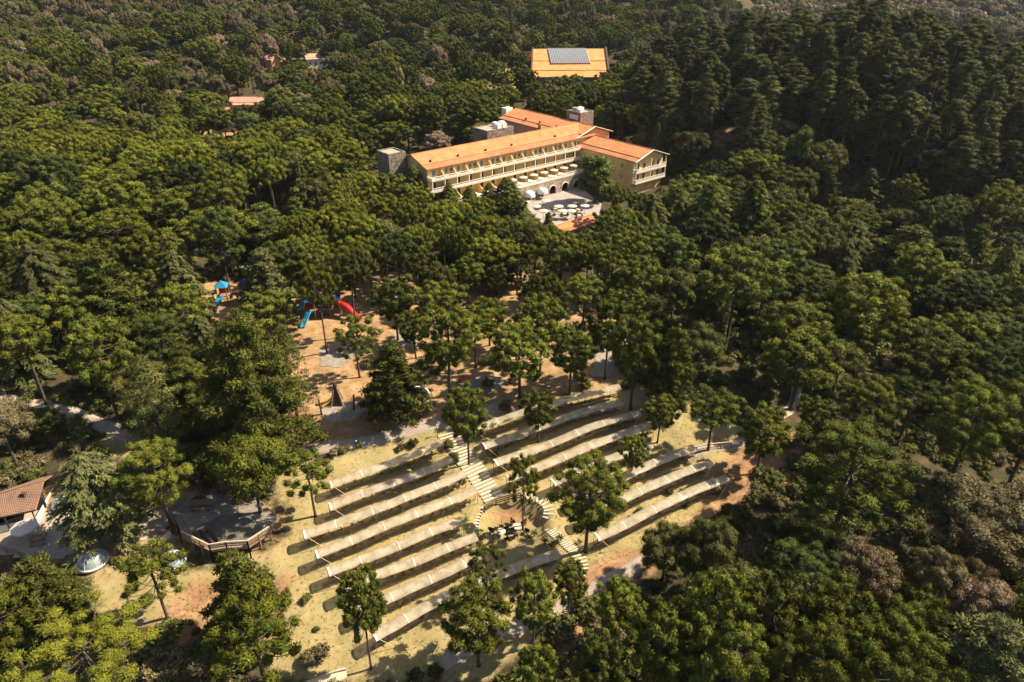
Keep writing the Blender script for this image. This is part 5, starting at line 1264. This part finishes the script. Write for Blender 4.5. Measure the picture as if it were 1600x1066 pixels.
# ================================================================== PLAYGROUND
def play(label, u, v, rz, roof='blue'):
    p = hit(u, v); t = thing('play_structure', label, 'playset', tuple(p), rz)
    for (ax_, ay_) in ((0, 0), (3.4, .4)):
        for sx in (-.7, .7):
            for sy in (-.7, .7): b_ = MB(); b_.tube([(ax_ + sx, ay_ + sy, 0), (ax_ + sx, ay_ + sy, 3.0)], .07, 6); b_.build('post', 'wood', t)
        b_ = MB(); b_.box(ax_ - .8, ax_ + .8, ay_ - .8, ay_ + .8, 1.4, 1.5); b_.build('platform', 'wood', t)
        b_ = MB(); b_.add([(ax_ - .95, ay_ - .95, 3.0), (ax_ + .95, ay_ - .95, 3.0), (ax_ + .95, ay_ + .95, 3.0), (ax_ - .95, ay_ + .95, 3.0), (ax_, ay_, 3.9)], [(0, 1, 4), (1, 2, 4), (2, 3, 4), (3, 0, 4), (3, 2, 1, 0)]); b_.build('roof', roof if ax_ == 0 else 'navy', t)
        b_ = MB(); b_.box(ax_ - .75, ax_ + .75, ay_ + .72, ay_ + .78, 1.5, 2.3); b_.build('panel', 'red' if ax_ == 0 else 'yellow', t)
    b_ = MB(); b_.box(.8, 2.6, -.3, .7, 1.38, 1.46); b_.build('bridge', 'wood', t)
    b_ = MB(); b_.tube([(4.1, .2, 2.1), (4.7, -.2, 2.05), (5.4, -.7, 1.6), (6.0, -1.2, 1.0), (6.5, -1.6, .55), (7.0, -1.9, .45)], [.48] * 6, 12, False); b_.build('tube_slide', 'red', t, True)
    b_ = MB(); cs = [(0, -.8, 1.5), (-.3, -1.4, 1.2), (-.6, -2.1, .7), (-.8, -2.8, .3), (-.9, -3.3, .25)]
    for a_, c_ in zip(cs, cs[1:]):
        b_.bar(a_, c_, .6, .06)
        for s_ in (-.32, .32): b_.bar((a_[0] + s_, a_[1], a_[2] + .14), (c_[0] + s_, c_[1], c_[2] + .14), .05, .26)
    b_.build('slide', 'blue', t)
    b_ = MB(); b_.tube([(-.8, -.4, 2.2), (-1.2, -.5, 2.2), (-1.5, -.5, 1.9)], .35, 10, False); b_.build('crawl_tube', 'blue', t, True)
    return t
play('play structure with red tube slide and blue slide in the playground', 487, 497, R(8)).scale = (1.35, 1.35, 1.3)
play('second play structure with red tube and blue roofs, half hidden by conifers', 352, 474, R(6)).scale = (1.3, 1.3, 1.3)
p = hit(527, 630); t = thing('play_tower', 'small dark wooden tent tower with yellow slide on the sand', 'play tower', tuple(p), .2)
b = MB(); b.add([(-.8, -.8, 0), (.8, -.8, 0), (.8, .8, 0), (-.8, .8, 0), (-.2, -.2, 2.9), (.2, -.2, 2.9), (.2, .2, 2.9), (-.2, .2, 2.9)], [(0, 1, 5, 4), (1, 2, 6, 5), (2, 3, 7, 6), (3, 0, 4, 7), (4, 5, 6, 7)]); b.build('cladding', 'wood_dark', t)
for sx, sy in ((-1, -1), (1, -1), (1, 1), (-1, 1)): b = MB(); b.bar((sx * .95, sy * .95, 0), (sx * .1, sy * .1, 3.4), .12, .12); b.build('pole', 'wood', t)
b = MB(); b.bar((-.5, -.2, 1.3), (-2.3, -.9, .2), .6, .06); b.build('slide', 'yellow', t); b = MB(); b.lathe([(.32, 0), (.32, .5), (.02, .7)], 8, (0, 0, 3.0)); b.build('cap', 'dark', t)
for k, (u, v, lx) in enumerate([(553, 641, .5), (503, 648, -.3)]):
    p = hit(u, v); b = MB(); b.tube([(0, 0, -.2), (lx * .5, 0, 2.9)], [.16, .13], 8); o = b.build('leaning_post', 'wood_dark'); o.location = [float(c) for c in p]; tag(o, ['leaning dark post right of the small play tower', 'dark upright post left of the small play tower'][k], 'post')
p = hit(648, 620); t = thing('trampoline', 'round dark trampoline with pale rim beside the dark conifer', 'trampoline', tuple(p), 0)
b = MB(); b.lathe([(.01, .42), (2.1, .42)], 28); b.build('mat', 'chair', t); b = MB(); b.tube([(2.25 * math.cos(a_), 2.25 * math.sin(a_), .42) for a_ in np.linspace(0, 6.283, 33)], .17, 7, False); b.build('rim', 'metal_white', t, True)
b = MB(); b.lathe([(2.28, -.5), (2.28, .4)], 28); b.build('skirt', 'wood_dark', t)
p = hit(722, 598); t = thing('spring_rider', 'small red rocking seat at the edge of the grey sand', 'play seat', tuple(p), .5)
b = MB(); b.tube([(0, 0, 0), (0, 0, .45)], .1, 8); b.build('spring', 'metal_grey', t); b = MB(); b.bar((-.5, 0, .6), (.5, 0, .6), .3, .3); b.bar((.35, 0, .6), (.55, 0, 1.2), .25, .2); b.build('body', 'red', t)
# bottom: curved roofed planter box at the lower edge
p = hit(540, 1048, .9); t = thing('bench_shelter', 'curved pale wooden shelter roof on the grass at the lower edge', 'shelter', (p[0], p[1], p[2] - .9), R(205))
for j in range(9):
    a_ = -1.1 + 2.2 * (j + .5) / 9; b = MB(); b.bar((0, math.sin(a_) * .8, .35 + math.cos(a_) * .6), (5.2, math.sin(a_) * .8, .35 + math.cos(a_) * .6), .19, .05, (0, math.sin(a_), math.cos(a_))); b.build('slat', 'wood_pale', t)
for x_ in (.15, 2.6, 5.0): b = MB(); b.tube([(x_, .78 * math.sin(a_), .30 + .58 * math.cos(a_)) for a_ in np.linspace(-1.3, 1.3, 9)], .05, 5); b.bar((x_, -.7, -.5), (x_, -.7, .5), .1, .1); b.bar((x_, .7, -.5), (x_, .7, .5), .1, .1); b.build('hoop', 'wood', t)
# lamp posts by the stair top
for k, (u, v) in enumerate([(684, 682), (646, 700), (558, 703)]):
    p = hit(u, v); t = thing('path_lamp', ['dark lamp post at the top of the stairs', 'dark hooked lamp post on the grass below the path', 'small lamp post beside the shaded stretch of path'][k], 'lamp', tuple(p)); b = MB(); b.tube([(0, 0, -.2), (0, 0, 1.5)], .05, 6); b.build('pole', 'dark', t); b = MB(); b.lathe([(.02, 1.75), (.14, 1.68), (.12, 1.5), (.02, 1.46)], 10); b.build('lamp_head', 'metal_grey', t)

# ================================================================== SMALL PLANTS
for kind, u, v, hpx, wpx, m in [
    ('rosette', 851, 850, 0, 16, 'broad'), ('rosette', 862, 858, 0, 17, 'broad'), ('rosette', 876, 846, 0, 18, 'broad'), ('rosette', 890, 880, 0, 15, 'broad'), ('rosette', 835, 838, 0, 17, 'fresh'), ('rosette', 823, 843, 0, 15, 'broad'),
    ('rosette', 720, 822, 0, 14, 'broad'), ('rosette', 728, 816, 0, 14, 'fresh'), ('rosette', 758, 842, 0, 14, 'brown'), ('rosette', 748, 848, 0, 14, 'brown'), ('rosette', 905, 850, 0, 13, 'brown'), ('rosette', 765, 722, 0, 12, 'broad'),
    ('shrub', 645, 697, 0, 22, 'broad'), ('shrub', 628, 703, 0, 20, 'brown'), ('shrub', 700, 700, 0, 26, 'broad'), ('shrub', 708, 720, 0, 26, 'broad'), ('shrub', 722, 755, 0, 18, 'broad'), ('shrub', 232, 940, 0, 26, 'broad'), ('shrub', 207, 946, 0, 20, 'broad'),
    ('shrub', 650, 1062, 0, 36, 'broad'), ('shrub', 680, 1055, 0, 34, 'broad'), ('shrub', 735, 640, 0, 24, 'broad'), ('shrub', 790, 640, 0, 28, 'brown'), ('shrub', 915, 606, 0, 26, 'fresh'), ('shrub', 700, 655, 0, 22, 'broad'), ('shrub', 500, 1030, 0, 40, 'brown'), ('shrub', 480, 1035, 0, 34, 'brown'),
    ('shrub', 1045, 770, 0, 18, 'broad'), ('shrub', 1070, 790, 0, 18, 'broad'), ('shrub', 1000, 800, 0, 14, 'broad'), ('shrub', 985, 815, 0, 16, 'broad'), ('shrub', 1120, 770, 0, 16, 'broad'), ('shrub', 560, 697, 0, 16, 'fresh'), ('shrub', 775, 712, 0, 14, 'broad'), ('shrub', 495, 985, 0, 14, 'fresh'), ('shrub', 450, 930, 0, 20, 'broad'), ('shrub', 480, 940, 0, 22, 'broad')]:
    p = hit(u, v); d = proj(*p)[2]; wm = wpx * d / FPX; plant(kind, p[0], p[1], wm * (.85 if kind == 'rosette' else .75), wm, m)

# ================================================================== LABELS OF THE TREES
LM = [('left stone tower', 615, 245), ('hotel roof', 770, 225), ('hotel courtyard', 870, 325), ('right hotel wing', 1000, 250), ('orange hall', 890, 98), ('pink house', 390, 158), ('far white cottage', 492, 95), ('red tube slide', 525, 478), ('second play structure', 365, 450),
      ('small play tower', 527, 618), ('trampoline', 648, 612), ('stair top', 702, 678), ('round tables', 795, 832), ('foot of the stairs', 910, 885), ('topmost right tunnel', 930, 612), ('lowest right tunnel', 1040, 785), ('lowest left tunnel', 680, 940), ('third left tunnel', 560, 805), ('kiosk', 35, 785), ('deck', 345, 835),
      ('leftmost plastic bubble', 145, 868), ('handrail path', 1150, 690), ('curved wooden shelter', 515, 1050), ('pale upper path', 530, 695), ('shaded left path', 110, 645), ('sunny pine hill top', 1420, 40), ('dry tan tree', 1510, 950), ('bright bottom right conifer', 1500, 1030), ('far right hillside', 1560, 40), ('upper left corner', 20, 10), ('left edge middle', 10, 400), ('right edge middle', 1590, 520), ('lower left corner', 20, 1050), ('biggest right araucaria', 1320, 730)]
KN = {'araucaria': 'araucaria', 'cedar': 'conifer', 'fir': 'fir', 'pine': 'tall pine', 'broad': 'broadleaf tree', 'youngpine': 'young pine', 'shrub': 'shrub', 'rosette': 'spiky plant'}
TN = {'arau': 'green', 'arau_y': 'yellow green', 'arau_d': 'deep green', 'cedar': 'dark', 'cedar_grey': 'grey green', 'pine': 'dark', 'yellowpine': 'yellowish', 'broad': 'green', 'brown': 'brownish', 'dry': 'pale dry', 'fresh': 'bright green', 'pale': 'pale green'}
CN = {'fir': 'tree', 'araucaria': 'tree', 'cedar': 'tree', 'pine': 'tree', 'broad': 'tree', 'youngpine': 'tree', 'shrub': 'shrub', 'rosette': 'plant'}
buckets = {}
for t in TREES:
    u, v, d = proj(t[2], t[3], t[4] + t[5] * .7)
    best = min(range(len(LM)), key=lambda i: (LM[i][1] - u) ** 2 + (1.3 * (LM[i][2] - v)) ** 2); du, dv = u - LM[best][1], (v - LM[best][2]) * 1.3
    side = ('right of' if du > 0 else 'left of') if abs(du) > abs(dv) else ('below' if dv > 0 else 'above')
    buckets.setdefault((t[1], t[7], best, side), []).append((du * du + dv * dv, t))
for (sp_, m_, best, side), lst in buckets.items():
    lst.sort(key=lambda q: q[0])
    for i, (_, t) in enumerate(lst):
        root = t[0]; nm = f'{TN[m_]} {KN[sp_]}'
        if i < len(ORD): lab = (f'{ORD[i]} {nm} {side} the {LM[best][0]}' if len(lst) > 1 else f'only {nm} {side} the {LM[best][0]}')
        else: lab = f'{nm} deep in the wood {side} the {LM[best][0]}'
        root['label'] = lab; root['category'] = CN[sp_]
        root['group'] = f'{KN[sp_]}s of the hillside wood' if sp_ not in ('shrub', 'rosette') else f'{KN[sp_]}s on the slope'

# ================================================================== AIR
hz = bpy.data.materials.new('haze'); hz.use_nodes = True; hn = hz.node_tree
hn.nodes.remove(hn.nodes['Principled BSDF'])
pv_ = hn.nodes.new('ShaderNodeVolumePrincipled'); pv_.inputs['Density'].default_value = .00004; pv_.inputs['Color'].default_value = (.80, .86, .95, 1); pv_.inputs['Anisotropy'].default_value = .2
hn.links.new(pv_.outputs[0], hn.nodes['Material Output'].inputs['Volume'])
b = MB(); b.box(-2650, 2650, -70, 2750, -45, 260); o = b.build('haze', hz); tag(o, 'thin pale haze over the valley', None, kind='stuff')
